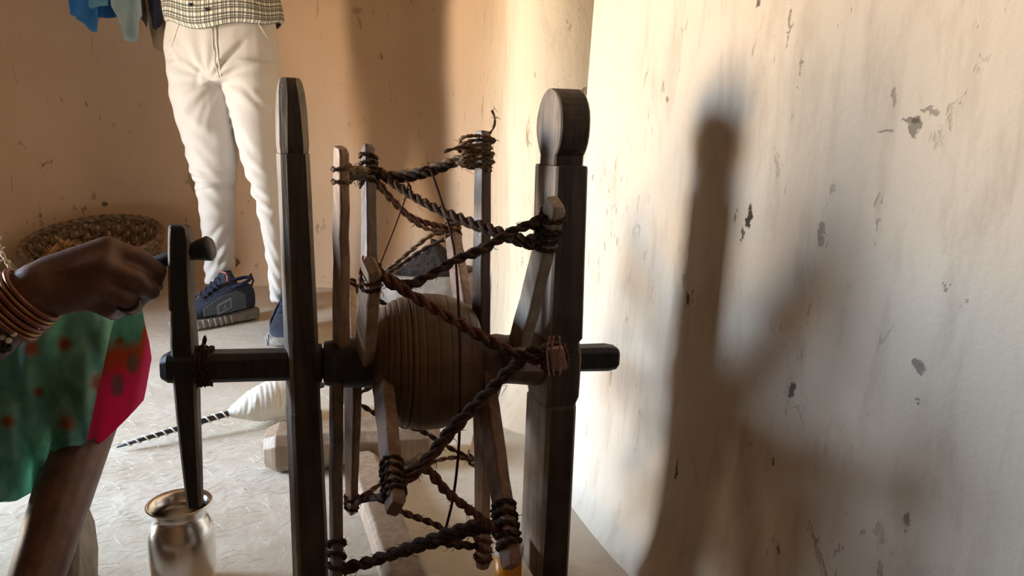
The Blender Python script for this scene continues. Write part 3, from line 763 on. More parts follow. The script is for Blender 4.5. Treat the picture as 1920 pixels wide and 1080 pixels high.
# ------------------------------------------------------------------ clay basin with dark soil
bc = floor_pt(806, 616); bc = bc+Vector((0, .02, 0))
bas = thing('clay_basin', (bc.x, bc.y, 0), 'rough grey clay basin on the floor behind the spinning wheel', 'basin')
wob = lambda a, z: 1+.06*math.sin(a*2+1)+.04*math.sin(a*5+.4)+.02*math.sin(a*9+z*30)
mb = MB(); mb.lathe([(r*.90, z*1.42) for r, z in [(.002, .0), (.135, .0), (.155, .02), (.165, .07), (.170, .115), (.168, .128), (.158, .134), (.145, .128), (.138, .115), (.130, .08), (.09, .05), (.002, .045)]], 64, Matrix.Translation((bc.x, bc.y, 0)), wob)
mb.obj('bowl', M['clay'], bas)
mb = MB(); rg = []
for i in range(14):
    u = i/13; r = .122*(1-u)**.75+.002
    rg.append([Vector((bc.x+r*math.cos(2*PI*q/48)*(wob(2*PI*q/48, .1)), bc.y+r*math.sin(2*PI*q/48)*wob(2*PI*q/48, .1), .150+.120*u**1.0*(1+.15*math.cos(2*PI*q/48))+.012*noise.noise(Vector((q*.9, i*1.1, 3)))*(1 if i else 0))) for q in range(48)])
mb.rings(rg); o = mb.obj('soil_heap', M['soil']); tag(o, 'dark crumbly soil heaped in the grey clay basin', 'soil', kind='stuff')

# ------------------------------------------------------------------ basket by the back wall
kc = at_y(196, 462, 2.70); KR = .225; KZ = kc.z; KH = max(.12, KZ)
bk = thing('wicker_basket', (kc.x, kc.y, 0), 'shallow dark wicker basket on the floor against the back wall', 'basket')
def kr(z): return KR*(.62+.38*(z/KZ)**.7) if z > 0 else KR*.6
mb0 = None
ns = 36
mb = MB()
zz = [0.004+(KZ-.006)*i/6 for i in range(7)]
mb.tube([Vector((kr(z)-.0, 0, z)) for z in zz], .006, 5, flat=2.2)
base = mb.obj('stave', M['wicker']); base.parent = bk
for i in range(1, ns):
    o = base.copy(); COL.objects.link(o); o.parent = bk; o.rotation_euler = (0, 0, 2*PI*i/ns)
for j in range(8):
    z = .012+(KZ-.025)*j/7.5; mb = MB(); pts = []
    for i in range(ns*4):
        a = 2*PI*i/(ns*4); r = kr(z)+.009*math.sin(a*ns/2+j*PI)
        pts.append((r*math.cos(a), r*math.sin(a), z+.003*math.sin(a*7+j)))
    mb.tube(pts, .007, 5, closed=True); o = mb.obj('weaver', M['wicker']); o.parent = bk
mb = MB()
for q in range(2):
    mb.tube([((KR+.004*math.sin(a*20+q*PI))*math.cos(a), (KR+.004*math.sin(a*20+q*PI))*math.sin(a), KZ+.006*math.cos(a*20+q*PI)) for a in [2*PI*i/160 for i in range(160)]], .009, 6, closed=True)
o = mb.obj('rim', M['wicker']); o.parent = bk
mb = MB(); mb.lathe([(.002, .0), (KR*.61, .0), (KR*.61, .012), (.002, .012)], 36); o = mb.obj('bottom', M['wicker']); o.parent = bk
bk.rotation_euler = (math.radians(15), 0, 0); bk.location = (kc.x, kc.y-.02, KR*.61*math.sin(math.radians(15))+.004)
mb = MB(); rnd = random.Random(5)
for i in range(420):
    a = rnd.uniform(0, 2*PI); r = KR*.80*math.sqrt(rnd.random()); z = KZ*.30+.04*rnd.random()+.09*max(0, 1-((r*math.cos(a)+.09)**2+(r*math.sin(a)+.05)**2)/.02)
    c = Vector((r*math.cos(a)*.93, r*math.sin(a)*.93, z)); d = Vector((rnd.uniform(-1, 1), rnd.uniform(-1, 1), rnd.uniform(-.5, .6))).normalized()
    sdv = d.cross(Vector((rnd.uniform(-1, 1), rnd.uniform(-1, 1), 1))).normalized(); l = rnd.uniform(.02, .045); w = l*rnd.uniform(.12, .4); nrm = d.cross(sdv)
    mb.add([c-d*l, c+sdv*w+nrm*.006, c+d*l+nrm*.01, c-sdv*w+nrm*.006, c+nrm*.001], [(0, 1, 4), (1, 2, 4), (2, 3, 4), (3, 0, 4)])
o = mb.obj('dry_leaves', M['leaf'], smooth=False); o.rotation_euler = bk.rotation_euler; o.location = bk.location; tag(o, 'dry orange brown leaves and chaff filling the wicker basket', 'leaves', kind='stuff')

# ------------------------------------------------------------------ orange cup at the right end of the wheel
oc = floor_pt(952, 1112); oc.z = 0
cup = thing('plastic_cup', oc, 'small orange plastic cup with a white rim, on the floor by the right upright', 'cup')
mb = MB(); mb.lathe([(.001, .001), (.016, .001), (.0175, .004), (.0185, .062), (.0170, .062), (.0155, .006), (.001, .005)], 32, Matrix.Translation(oc)); mb.obj('cup_body', M['orange'], cup)
mb = MB(); mb.lathe([(.0172, .060), (.0198, .060), (.0202, .066), (.0198, .074), (.0180, .074), (.0172, .066)], 32, Matrix.Translation(oc)); mb.obj('rim', M['white_plastic'], cup)

# ------------------------------------------------------------------ standing person
DP = 2.46
pb = Vector((P(420, 600, DP).x, P(420, 600, DP).y, 0))
man = thing('person', pb, 'standing person in white trousers, checked shirt and dark sneakers by the back wall', 'person')
fy = pb.y
def Q(px, py, dy=0.0): return at_y(px, py, fy+dy)
# trousers: pelvis and two legs of stacked elliptical slices, then fused
mb = MB()
def leg(rows):
    rg = []
    rows2 = []
    for i in range(len(rows)-1):
        for j in range(5):
            t_ = j/5; rows2.append([rows[i][k]+(rows[i+1][k]-rows[i][k])*t_ for k in range(5)])
    rows2.append(list(rows[-1]))
    for (x0, x1, y, dy, dep) in rows2:
        a, b = Q(x0, y, dy), Q(x1, y, dy); c = (a+b)/2; hx = (b-a).length/2
        rg.append([c+Vector((hx*math.cos(2*PI*q/28), dep*math.sin(2*PI*q/28), 0)) for q in range(28)])
    mb.rings(rg)
leg([(324, 512, 10, .0, .105), (316, 516, 45, .0, .11), (311, 521, 95, .0, .118), (317, 523, 130, .0, .118), (321, 522, 158, .0, .10)])
leg([(318, 424, 120, .0, .105), (322, 428, 170, -.005, .10), (330, 433, 215, -.01, .095), (344, 439, 260, -.012, .088), (358, 441, 310, -.01, .082), (371, 438, 355, .0, .076), (378, 437, 400, .01, .070), (383, 437, 450, .035, .064), (387, 437, 500, .055, .060), (389, 437, 529, .06, .056)])
leg([(416, 523, 120, .0, .105), (424, 523, 170, -.01, .10), (437, 524, 230, -.02, .092), (452, 525, 290, -.03, .086), (470, 529, 340, -.03, .078), (484, 533, 385, -.045, .072), (493, 538, 430, -.06, .066), (501, 541, 480, -.08, .060), (507, 545, 530, -.10, .054), (509, 546, 562, -.10, .050)])
kL, kR2 = Q(378, 340), Q(505, 370); cr_ = Q(418, 155)
anL = Q(412, 515, .06); anR = Q(525, 545, -.10)
CREASE = [(415, 152, 380, 118, .007, .008), (413, 160, 350, 95, .004, .010), (424, 150, 478, 85, .007, .008), (430, 158, 505, 120, .004, .012), (418, 158, 400, 240, .005, .010), (404, 126, 392, 165, .004, .008),
          (360, 322, 436, 345, .006, .007), (366, 340, 438, 352, .006, .006), (374, 357, 430, 348, .005, .006), (385, 310, 440, 322, .005, .009), (345, 268, 400, 300, .004, .010), (350, 215, 415, 262, .004, .014),
          (436, 425, 404, 490, .006, .007), (436, 455, 410, 505, .006, .006), (437, 485, 418, 520, .005, .005), (437, 400, 396, 455, .004, .008), (470, 330, 522, 372, .006, .008), (480, 360, 525, 392, .006, .007), (450, 270, 515, 330, .005, .010),
          (440, 210, 500, 290, .004, .012), (500, 455, 530, 490, .005, .006), (508, 510, 540, 545, .005, .006), (480, 170, 520, 215, .004, .010)]
def folds(co):
    x, y, z = co[:, 0], co[:, 1], co[:, 2]
    d = np.zeros(len(co))
    # fan of creases from the crotch, knee and ankle gathers
    dx = x-cr_.x; dz = z-cr_.z
    ang = np.arctan2(dz, dx); rad = np.hypot(dx, dz)
    d += 0.0026*np.sin(ang*13+rad*6)*np.exp(-((rad-.10)/.10)**2)
    for k, s in ((kL, 1), (kR2, -1)):
        q = (z-k.z)+.45*s*(x-k.x); e = np.exp(-((z-k.z)/.10)**2)*np.exp(-((x-k.x)/.13)**2)
        d += 0.0030*np.sin(q*105+2*np.sin(x*40))*e
    for k, s in ((anL, -1), (anR, 1)):
        q = (z-k.z)+.55*s*(x-k.x)+.02*np.sin(x*60); e = np.exp(-((z-k.z)/.14)**2)*np.exp(-((x-k.x)/.12)**2)
        d += 0.0030*np.sin(q*135+2*np.sin(x*50))*e
    d += .0022*np.sin(x*34+z*9+1.3*np.sin(z*11))*np.sin(z*14+y*9)
    for (x0, y0, x1, y1, dp, w) in CREASE:
        a, b = Q(x0, y0), Q(x1, y1); ex, ez = b.x-a.x, b.z-a.z; L2 = ex*ex+ez*ez
        u = np.clip(((x-a.x)*ex+(z-a.z)*ez)/L2, 0, 1); sx_ = (x-a.x-u*ex); sz_ = (z-a.z-u*ez)
        sd_ = (sx_*(-ez)+sz_*ex)/math.sqrt(L2); di = np.hypot(sx_, sz_); fade = np.sin(np.clip(u, .04, .96)*PI)**.5
        fr = (y < fy+.02)
        d += fr*fade*dp*(-np.exp(-(di/w)**2)+.8*np.exp(-((sd_-1.7*w)/(1.2*w))**2)*np.exp(-(di/(3.2*w))**2))
    return d
trou = blob('trousers', mb, M['trousers'], man, .0055, 6, .5, folds)
# fly, pocket edges
mb = MB(); bv = BVHTree.FromObject(trou, bpy.context.evaluated_depsgraph_get()) if False else None
tb = BVHTree.FromPolygons([v.co.copy() for v in trou.data.vertices], [tuple(p.vertices) for p in trou.data.polygons])
def on_tr(x, y, off=-.001):
    d = ray(x, y).normalized(); h = tb.ray_cast(EYE, d); return (h[0]+d*off) if h[0] is not None else Q(x, y, -.1)
mb.tube([on_tr(x, y) for x, y in ((405, 45), (406, 80), (409, 110), (414, 140), (417, 155))], .0022, 5); mb.obj('fly_seam', M['seam'], man)
for pts in (((478, 35), (490, 52), (505, 78), (516, 100)), ((338, 40), (330, 60), (322, 85), (319, 105))):
    mb = MB(); mb.tube([on_tr(x, y) for x, y in pts], .0024, 5); mb.obj('pocket_edge', M['seam'], man)
mb = MB(); mb.tube([on_tr(x, y) for x, y in ((398, 48), (399, 85), (403, 120), (411, 145))], .0014, 5); mb.obj('fly_stitching', M['seam'], man)

# shirt: elliptical torso slices with sleeves; UVs carry the check
wz = Q(418, 30).z; cx = Q(418, 30).x
rows = [(-.022, .168, .124), (-.010, .178, .134), (.02, .178, .132), (.08, .172, .125), (.18, .172, .12), (.30, .185, .125), (.40, .20, .125), (.47, .19, .115), (.52, .12, .085), (.55, .065, .065)]
vs = []; uvs = []; seg = 96; rr2 = []
for i in range(len(rows)-1):
    for j in range(6):
        t_ = j/6; rr2.append([rows[i][k]+(rows[i+1][k]-rows[i][k])*t_ for k in range(3)])
rr2.append(list(rows[-1]))
for i, (dz, hx, hy) in enumerate(rr2):
    for q in range(seg+1):
        a = 2*PI*q/seg; sag = -.028*max(0, -math.sin(a))**1.5*max(0, math.cos(a+PI/2+.25))*max(0, 1-(dz+.022)/.1) if dz < .08 else 0
        wv = 1+.018*math.sin(a*7+dz*40)*math.exp(-max(0, dz)/.12)+.012*math.sin(a*3-dz*25)
        vs.append((cx+hx*wv*math.cos(a), fy+hy*wv*math.sin(a), wz+dz+sag+.006*math.sin(a*5+1))); uvs.append((q/seg*1.05, dz))
n = seg+1; fs = [(i*n+q, i*n+q+1, (i+1)*n+q+1, (i+1)*n+q) for i in range(len(rr2)-1) for q in range(seg)]
me = bpy.data.meshes.new('shirt'); me.from_pydata(vs, [], fs); uvl = me.uv_layers.new(name='UVMap')
for lp in me.loops: uvl.data[lp.index].uv = uvs[lp.vertex_index]
shirt = link('shirt', me, M['plaid'], man); m_ = shirt.modifiers.new('solid', 'SOLIDIFY'); m_.thickness = .003
zs = wz+.45
for sx in (-1, 1):   # sleeves, forearms folded up in front of the chest
    sh = Vector((cx+sx*.185, fy, zs-.01)); el = Vector((cx+sx*.27, fy+.01, zs-.28))
    vs = []; uvs = []; path = [sh.lerp(el, u/12) for u in range(13)]
    d = (el-sh).normalized(); a1 = Vector((0, 1, 0)); a2 = d.cross(a1).normalized()
    for i, p_ in enumerate(path):
        r = .078-.018*i/12+.003*math.sin(i*2.1)
        for q in range(25):
            a = 2*PI*q/24; vs.append(p_+a1*(r*math.cos(a))+a2*(r*math.sin(a))); uvs.append((q/24*.42, i/12*.28))
    me = bpy.data.meshes.new('sleeve'); me.from_pydata([tuple(v) for v in vs], [], [(i*25+q, i*25+q+1, (i+1)*25+q+1, (i+1)*25+q) for i in range(12) for q in range(24)])
    uvl = me.uv_layers.new(name='UVMap')
    for lp in me.loops: uvl.data[lp.index].uv = uvs[lp.vertex_index]
    so = link('sleeve', me, M['plaid'], man); mm = so.modifiers.new('solid', 'SOLIDIFY'); mm.thickness = .003
for (x, y) in ((392, 23), (422, 32)):
    mb = MB(); c = Vector((Q(x, y).x, 0, Q(x, y).z))
    a = math.acos(max(-1, min(1, (c.x-cx)/.178))); c.y = fy-.136*math.sin(a)-.004
    mb.tube([c+Vector((0, .002, 0)), c+Vector((0, -.002, 0))], [.0055, .0045], 12); mb.obj('button', M['shoe'], man)
# body under the clothes (head, neck, arms, hands, ankles)
mb = MB()
hd = Vector((cx, fy-.01, zs+.22))
mb.sphere(hd+Vector((0, 0, .02)), .098, 20, 14, (.80, .98, 1.12)); mb.capsule(hd+Vector((0, -.03, -.05)), .058, hd+Vector((0, -.05, -.075)), .042)
mb.capsule(Vector((cx, fy, zs+.02)), .062, hd+Vector((0, 0, -.06)), .056)
mb.capsule(hd+Vector((0, -.095, .015)), .010, hd+Vector((0, -.112, -.022)), .016)
mb.capsule(hd+Vector((-.02, -.082, -.052)), .008, hd+Vector((.02, -.082, -.052)), .008)
for sx in (-1, 1):
    mb.capsule(hd+Vector((sx*.08, .01, .02)), .016, hd+Vector((sx*.084, .005, -.02)), .012)
    sh = Vector((cx+sx*.17, fy, zs-.02)); el = Vector((cx+sx*.27, fy+.01, zs-.30)); wr_ = Vector((cx+sx*.10, fy-.24, zs-.12))
    mb.capsule(Vector((cx, fy, zs-.03)), .07, sh, .055); mb.capsule(sh, .054, el, .042); mb.capsule(el, .043, wr_, .028)
    d = (Vector((cx, fy-.30, zs-.06))-wr_).normalized(); sdv = Vector((0, 0, 1)).cross(d).normalized(); upv = d.cross(sdv)
    for k in range(4):
        o = upv*(.028-.019*k); b0 = wr_+d*.02+o*.7; b1 = wr_+d*.085+o
        mb.capsule(b0, .015, b1, .0115); fl = (.070, .078, .072, .056)[k]
        m1 = b1+d*fl*.55+Vector((0, -.006, 0)); m2 = m1+d*fl*.35-sdv*sx*.018
        mb.capsule(b1, .0105, m1, .009); mb.capsule(m1, .009, m2, .0075)
    mb.capsule(wr_+d*.02+upv*.022, .014, wr_+d*.06+upv*.052, .011); mb.capsule(wr_+d*.06+upv*.052, .0105, wr_+d*.09+upv*.062, .009)
mb.capsule(Vector((cx, fy, zs-.03)), .09, Vector((cx, fy, wz+.05)), .10)
for an, kn, sx in ((anL, kL, -1), (anR, kR2, 1)):
    hip = Vector((cx+sx*.075, fy, wz-.1)); kk = Vector((kn.x+.02 if sx < 0 else kn.x, fy, kn.z)); aa = Vector((an.x, an.y, .10))
    mb.capsule(Vector((cx, fy, wz+.02)), .075, hip, .06); mb.capsule(hip, .055, kk, .034); mb.capsule(kk, .034, aa, .026)
blob('body', mb, M['skin_man'], man, .008, 3)
mb = MB(); mb.sphere(hd+Vector((0, .012, .045)), .105, 20, 14, (.83, .98, 1.0)); ho = mb.obj('hair', M['hair'], man)
for sx in (-1, 1):
    mb = MB(); mb.sphere(hd+Vector((sx*.032, -.084, .012)), .012); mb.obj('eye', M['white_plastic'], man)

# sneakers
def sneaker(pos, yaw, pitch, label=None):
    R = Matrix.Translation(pos) @ Matrix.Diagonal((1, 1, 1.16, 1)) @ Matrix.Rotation(yaw, 4, 'Z') @ Matrix.Rotation(pitch, 4, 'X') @ Matrix.Diagonal((1, .92, 1, 1))
    # local: toe at -Y, heel at +Y, length .285
    def ring(y, hw, z0, z1, top, n=20, dx=0):
        out = []
        for q in range(n):
            a = 2*PI*q/n; c, s = math.cos(a), math.sin(a)
            out.append(R @ Vector((dx+hw*math.copysign(abs(c)**.75, c), y, (z0+z1)/2+(z1-z0)/2*math.copysign(abs(s)**top, s))))
        return out
    mb = MB()
    up_ = [(.118, .020, .03, .085), (.112, .032, .028, .100), (.095, .037, .026, .106), (.06, .039, .024, .106), (.03, .040, .024, .112), (.0, .041, .024, .108), (-.04, .044, .024, .088), (-.08, .047, .024, .068), (-.115, .046, .024, .055), (-.145, .038, .024, .047), (-.162, .022, .026, .040), (-.168, .008, .028, .034)]
    mb.rings([ring(y, hw, a, b, .85) for y, hw, a, b in up_]); upo = mb.obj('shoe', M['shoe'], man, sub=1)
    inv = Matrix()
    def sub(name, mb, mat, **kw):
        o = mb.obj(name, mat, None, **kw); o.parent = upo; return o
    mb = MB(); so = [(.132, .020, .006, .030), (.122, .036, .002, .034), (.09, .043, .0, .034), (.03, .041, .0, .032), (-.04, .047, .0, .030), (-.10, .051, .0, .030), (-.145, .042, .003, .030), (-.170, .025, .008, .030), (-.177, .008, .012, .028)]
    mb.rings([ring(y, hw, a, b, .35) for y, hw, a, b in so]); sub('sole', mb, M['sole'], auto=40)
    mb = MB()
    for sx in (-1, 1):
        for i in range(9):
            y = -.145+.020*i; hw = .052-.00001 if -.13 < y < .0 else .046
            hw = .047 if y < -.12 else (.051 if y < -.02 else .046)
            mb.tube([R @ Vector((sx*(hw-.002), y, .005)), R @ Vector((sx*(hw+.001), y-.006, .027))], [.0042, .0028], 5)
    sub('sole_rib', mb, M['sole_pale'])['kind'] = 'stuff'
    for sx in (-1, 1):
        mb = MB(); pts = [(-.085, .036), (-.085, .056), (-.02, .083), (.04, .092), (.07, .080), (.07, .040), (.0, .036)]
        fr = []
        for off in (.0445, .0485):
            fr.append([R @ Vector((sx*(off+(.004 if y < -.05 else (-.003 if y > .05 else 0)) - .12*max(0, z-.055)), y, z)) for y, z in pts])
        mb.rings(fr); sub('side_panel', mb, M['shoe_panel'], smooth=False, bevel=.001)
        mb = MB(); z0, y0 = .055, -.012
        fr = [[R @ Vector((sx*(off), y0+a, z0+b+.3*(a))) for a, b in ((-.026, -.014), (.026, -.014), (.026, .014), (-.026, .014))] for off in (.047, .0505)]
        mb.rings(fr); sub('badge', mb, M['shoe_mark'], smooth=False)
        mb = MB()
        fr = [[R @ Vector((sx*(off), y0+a, z0+b+.3*(a))) for a, b in ((-.020, -.009), (.020, -.009), (.020, .009), (-.020, .009))] for off in (.0503, .0512)]
        mb.rings(fr); sub('badge_field', mb, M['shoe_panel'], smooth=False)
        mb = MB()
        fr = [[R @ Vector((sx*(off), y0+a, z0+b+.3*(a))) for a, b in ((-.006, -.005), (.006, -.004), (.002, .006))] for off in (.0510, .0518)]
        mb.rings(fr); sub('badge_mark', mb, M['shoe_mark'], smooth=False)
    mb = MB(); mb.rings([[R @ Vector((x, y, z)) for x, y, z in ((-w, yy, zz_), (w, yy, zz_), (w, yy+.008, zz_+.004), (-w, yy+.008, zz_+.004))] for yy, zz_, w in ((-.07, .078, .016), (-.03, .103, .020), (.0, .125, .024), (.012, .138, .022))]); sub('tongue', mb, M['shoe'], bevel=.003)
    mb = MB(); mb.tube([R @ Vector((x, .012+.004, z)) for x, z in ((-.024, .118), (-.024, .134), (-.016, .141), (.016, .141), (.024, .134), (.024, .118))], .0022, 6); sub('tongue_piping', mb, M['lace_red'])
    mb = MB()
    for i in range(5):
        y = -.075+.017*i; zt = .081+.0095*i+.003
        mb.tube([R @ Vector((-.030, y+.004, zt-.010)), R @ Vector((-.012, y, zt+.004)), R @ Vector((.012, y-.003, zt+.004)), R @ Vector((.030, y+.004, zt-.010))], .0026, 5)
    sub('lace', mb, M['lace'])
    mb = MB(); mb.tube([R @ Vector((0, .113, .085)), R @ Vector((0, .124, .108)), R @ Vector((0, .116, .128)), R @ Vector((0, .104, .115))], .0035, 6); sub('heel_loop', mb, M['shoe'])
    mb = MB(); mb.tube([R @ Vector((.034*math.cos(a), .062+.048*math.sin(a), .108+.01*math.sin(a))) for a in [2*PI*i/24 for i in range(24)]], .006, 6, closed=True); sub('collar', mb, M['lace'])
sn = floor_pt(416, 605); sneaker(Vector((sn.x, sn.y, .0)), math.radians(-44), math.radians(0))
for ps, yw, an_ in ((sn, -44, anL), (floor_pt(551, 628), 4, anR)):
    yw = math.radians(yw); c_ = Vector((ps.x-math.sin(yw)*.050, ps.y+math.cos(yw)*.050, .075)); e_ = Vector((an_.x, an_.y, an_.z+.02)); e_ = c_.lerp(e_, .8)
    mb = MB(); mb.tube([c_, c_.lerp(e_, .5), e_], [.030, .029, .030], 20); mb.obj('sock', M['shoe'], man)
fr_ = floor_pt(551, 628); sneaker(Vector((fr_.x, fr_.y, 0)), math.radians(4), 0)

# ------------------------------------------------------------------ seated woman (arm, lap and leg in view)
hipc = Vector((-1.0, .56, .27))
wom = thing('person', (hipc.x, hipc.y, 0), 'seated person in a green sari with bangles turning the crank handle', 'person')
mb = MB()
dh = dC
wrist = P(78, 538, .80); fore = P(-30, 620, .79); elbow = P(-300, 800, .83); shoul = Vector((-.93, .42, .69))
mb.capsule(shoul, .045, elbow, .038); mb.capsule(elbow, .039, fore, .036); mb.capsule(fore, .036, wrist, .0285)
# palm: four metacarpal rays from wrist to knuckles
mcp = [P(204, 466, .818), P(196, 500, .806), P(182, 534, .806), P(160, 560, .815)]
mr = [.0145, .0150, .0145, .0135]
wp = [P(92, 508, .803), P(90, 530, .797), P(86, 552, .798), P(84, 568, .805)]
for a, b, r in zip(wp, mcp, mr): mb.capsule(a, .017, b, r)
for i in range(3):
    mb.capsule((wp[i]+wp[i+1])/2, .0175, (mcp[i]+mcp[i+1])/2, .0140)
mb.capsule(wrist, .026, (wp[1]+wp[2])/2, .022)
mb.capsule(P(120, 515, .835), .018, P(170, 530, .84), .016)      # heel and thenar pad on the far side
fingers = [
    [(204, 466, .818, .0128), (262, 484, .832, .0112), (297, 508, .850, .0098), (292, 537, .862, .0082)],
    [(196, 500, .806, .0130), (258, 525, .820, .0115), (284, 548, .842, .0100), (266, 562, .862, .0085)],
    [(182, 534, .806, .0125), (236, 560, .820, .0110), (252, 577, .842, .0096), (236, 580, .864, .0082)],
    [(160, 560, .815, .0110), (202, 580, .826, .0098), (214, 588, .846, .0086), (204, 586, .864, .0074)]]
for fg in fingers:
    pts = [(P(x, y, D), r) for x, y, D, r in fg]
    for (a, ra), (b, rb) in zip(pts, pts[1:]): mb.capsule(a, ra, b, rb)
th = [(P(112, 530, .84), .016), (P(190, 520, .885), .0135), (P(250, 512, .905), .0115), (P(288, 508, .900), .0095)]
for (a, ra), (b, rb) in zip(th, th[1:]): mb.capsule(a, ra, b, rb)
# trunk, head, legs (outside the frame or under the sari)
chest = Vector((-1.0, .54, .61))
mb.capsule(hipc, .115, chest, .10); mb.capsule(chest, .10, Vector((-.99, .53, .71)), .075)
for s in (shoul, Vector((-1.03, .67, .70))): mb.capsule(Vector((-.99, .545, .70)), .06, s, .046)
mb.capsule(Vector((-1.03, .67, .70)), .045, Vector((-1.02, .77, .47)), .037); mb.capsule(Vector((-1.02, .77, .47)), .037, Vector((-.98, .80, .36)), .026); mb.capsule(Vector((-.98, .80, .36)), .024, Vector((-.95, .74, .37)), .018)
neck = Vector((-.97, .54, .79)); head = Vector((-.945, .545, .91))
mb.capsule(Vector((-.98, .535, .71)), .05, neck, .045); mb.sphere(head, .088, 18, 12, (.95, .82, 1.15)); mb.capsule(head+Vector((.03, 0, -.05)), .05, head+Vector((.045, 0, -.07)), .04)
mb.capsule(head+Vector((.083, 0, .01)), .009, head+Vector((.098, 0, -.022)), .014)
for sy in (-1, 1): mb.capsule(head+Vector((0, sy*.073, .01)), .014, head+Vector((0, sy*.075, -.02)), .011)
knee = P(204, 655, 1.13); foot = P(66, 1165, .985)
foot = floor_pt(58, 1215); foot.z = .05
mb.capsule(hipc+Vector((.05, -.02, -.02)), .070, knee, .044)
cal = knee.lerp(foot, .32)
mb.capsule(knee, .046, cal, .0410); mb.capsule(cal, .0420, foot, .030)
mb.capsule(foot+Vector((0, 0, -.03)), .026, foot+Vector((.12, -.04, -.04)), .02)
kn2 = Vector((-.98, .92, .27)); ft2 = Vector((-1.05, .86, .06))
mb.capsule(hipc+Vector((.05, .08, .0)), .085, kn2, .055); mb.capsule(kn2, .05, ft2, .03); mb.capsule(ft2+Vector((0, 0, -.03)), .026, ft2+Vector((.12, 0, -.04)), .02)
def skinbump(co):
    return .0006*np.sin(co[:, 0]*320+co[:, 2]*150)*np.sin(co[:, 2]*260)
blob('body', mb, M['skin_woman'], wom, .0034, 7, .5)
mb = MB(); mb.sphere(head+Vector((-.02, 0, .03)), .093, 18, 12, (.95, .88, 1.08)); mb.sphere(head+Vector((-.11, 0, -.02)), .04); mb.obj('hair', M['hair'], wom)
for sy in (-1, 1):
    mb = MB(); mb.sphere(head+Vector((.076, sy*.03, .012)), .011); mb.obj('eye', M['white_plastic'], wom)
mb = MB(); mb.capsule(hipc, .128, chest, .116); mb.capsule(chest, .114, Vector((-.99, .545, .70)), .082); mb.capsule(shoul, .054, shoul.lerp(elbow, .3), .050); mb.capsule(chest, .09, shoul, .052)
mb.capsule(Vector((-1.03, .67, .70)), .053, Vector((-1.03, .69, .62)), .050); mb.capsule(chest, .09, Vector((-1.03, .67, .70)), .052)
blob('blouse', mb, M['blouse'], wom, .008, 4)
mb = MB(); mb.capsule(hipc, .122, hipc.lerp(knee, .25)+Vector((0, 0, -.01)), .096); mb.capsule(hipc.lerp(knee, .2)+Vector((0, 0, -.015)), .090, hipc.lerp(knee, .93), .056)
mb.capsule(hipc, .115, kn2, .066); mb.capsule(kn2, .066, kn2.lerp(ft2, .75), .075)
blob('skirt', mb, M['blouse'], wom, .008, 5)
# nails and ring
def disk(c, n, r, mat, name, sc=1.3):
    n = n.normalized(); a = n.cross(Vector((.3, .2, 1))).normalized(); b = n.cross(a); mb = MB()
    mb.rings([[c+n*h+a*(q*math.cos(2*PI*k/14))+b*(q*sc*math.sin(2*PI*k/14)) for k in range(14)] for h, q in ((-.002, r), (.0006, r), (.0014, r*.6))])
    return mb.obj(name, mat, wom)
disk(P(298, 538, .8545), (P(304, 541, .84)-P(294, 534, .862)), .0042, M['nail'], 'finger_nail')
disk(P(268, 568, .858), (P(270, 580, .852)-P(266, 562, .864)), .0042, M['nail'], 'finger_nail')
a = P(236, 560, .820); b = P(250, 576, .840); c = a.lerp(b, .35); d = (b-a).normalized(); n1_ = d.cross(Vector((0, 0, 1))).normalized(); n2_ = d.cross(n1_)
mb = MB(); mb.tube([c+(n1_*math.cos(2*PI*k/24)+n2_*math.sin(2*PI*k/24))*.0118 for k in range(24)], .0022, 6, closed=True); mb.obj('ring', M['ring'], wom)
# bangles
fd = (wrist-fore).normalized(); bx = fd.cross(Vector((0, 0, 1))).normalized(); by = fd.cross(bx)
bc0 = P(44, 566, .797)
for i, (o, r, tr, mt) in enumerate(((.012, .0345, .0026, 'bangle'), (.006, .0350, .0022, 'bangle_gold'), (.0, .0352, .0030, 'bangle'), (-.007, .0358, .0026, 'bangle'), (-.013, .0362, .0022, 'bangle_gold'), (-.019, .0366, .0030, 'bangle'))):
    c = bc0+fd*o; tl = fd*.0
    mb = MB(); mb.tube([c+(bx*math.cos(2*PI*k/48)+by*math.sin(2*PI*k/48))*r for k in range(48)], tr, 8, closed=True); mb.obj('bangle', M[mt], wom)
# bead tassel hanging from the bangles
mb = MB(); rnd = random.Random(3)
for i in range(16):
    mb.sphere(P(2+rnd.random()*20, 612+rnd.random()*45, .775+.01*rnd.random()), .0042, 8, 6)
mb.tube([P(10, 600, .78), P(12, 630, .776), P(10, 655, .776)], .002, 5)
mb.obj('bead_tassel', M['bead_dark'], wom)
for (x, y) in ((26, 626), (16, 638), (5, 632)):
    mb = MB(); mb.sphere(P(x, y, .772), .0034, 10, 8); mb.obj('pearl_bead', M['bead_pearl'], wom)
# frayed pale thread above the forearm
mb = MB(); rope_into(mb, [P(-6, 450, .82), P(6, 478, .82), P(20, 505, .815), P(30, 522, .81)], .0022, 2, .02, 5, .3, 4, 26, 91); mb.obj('frayed_thread', M['straw'], wom)

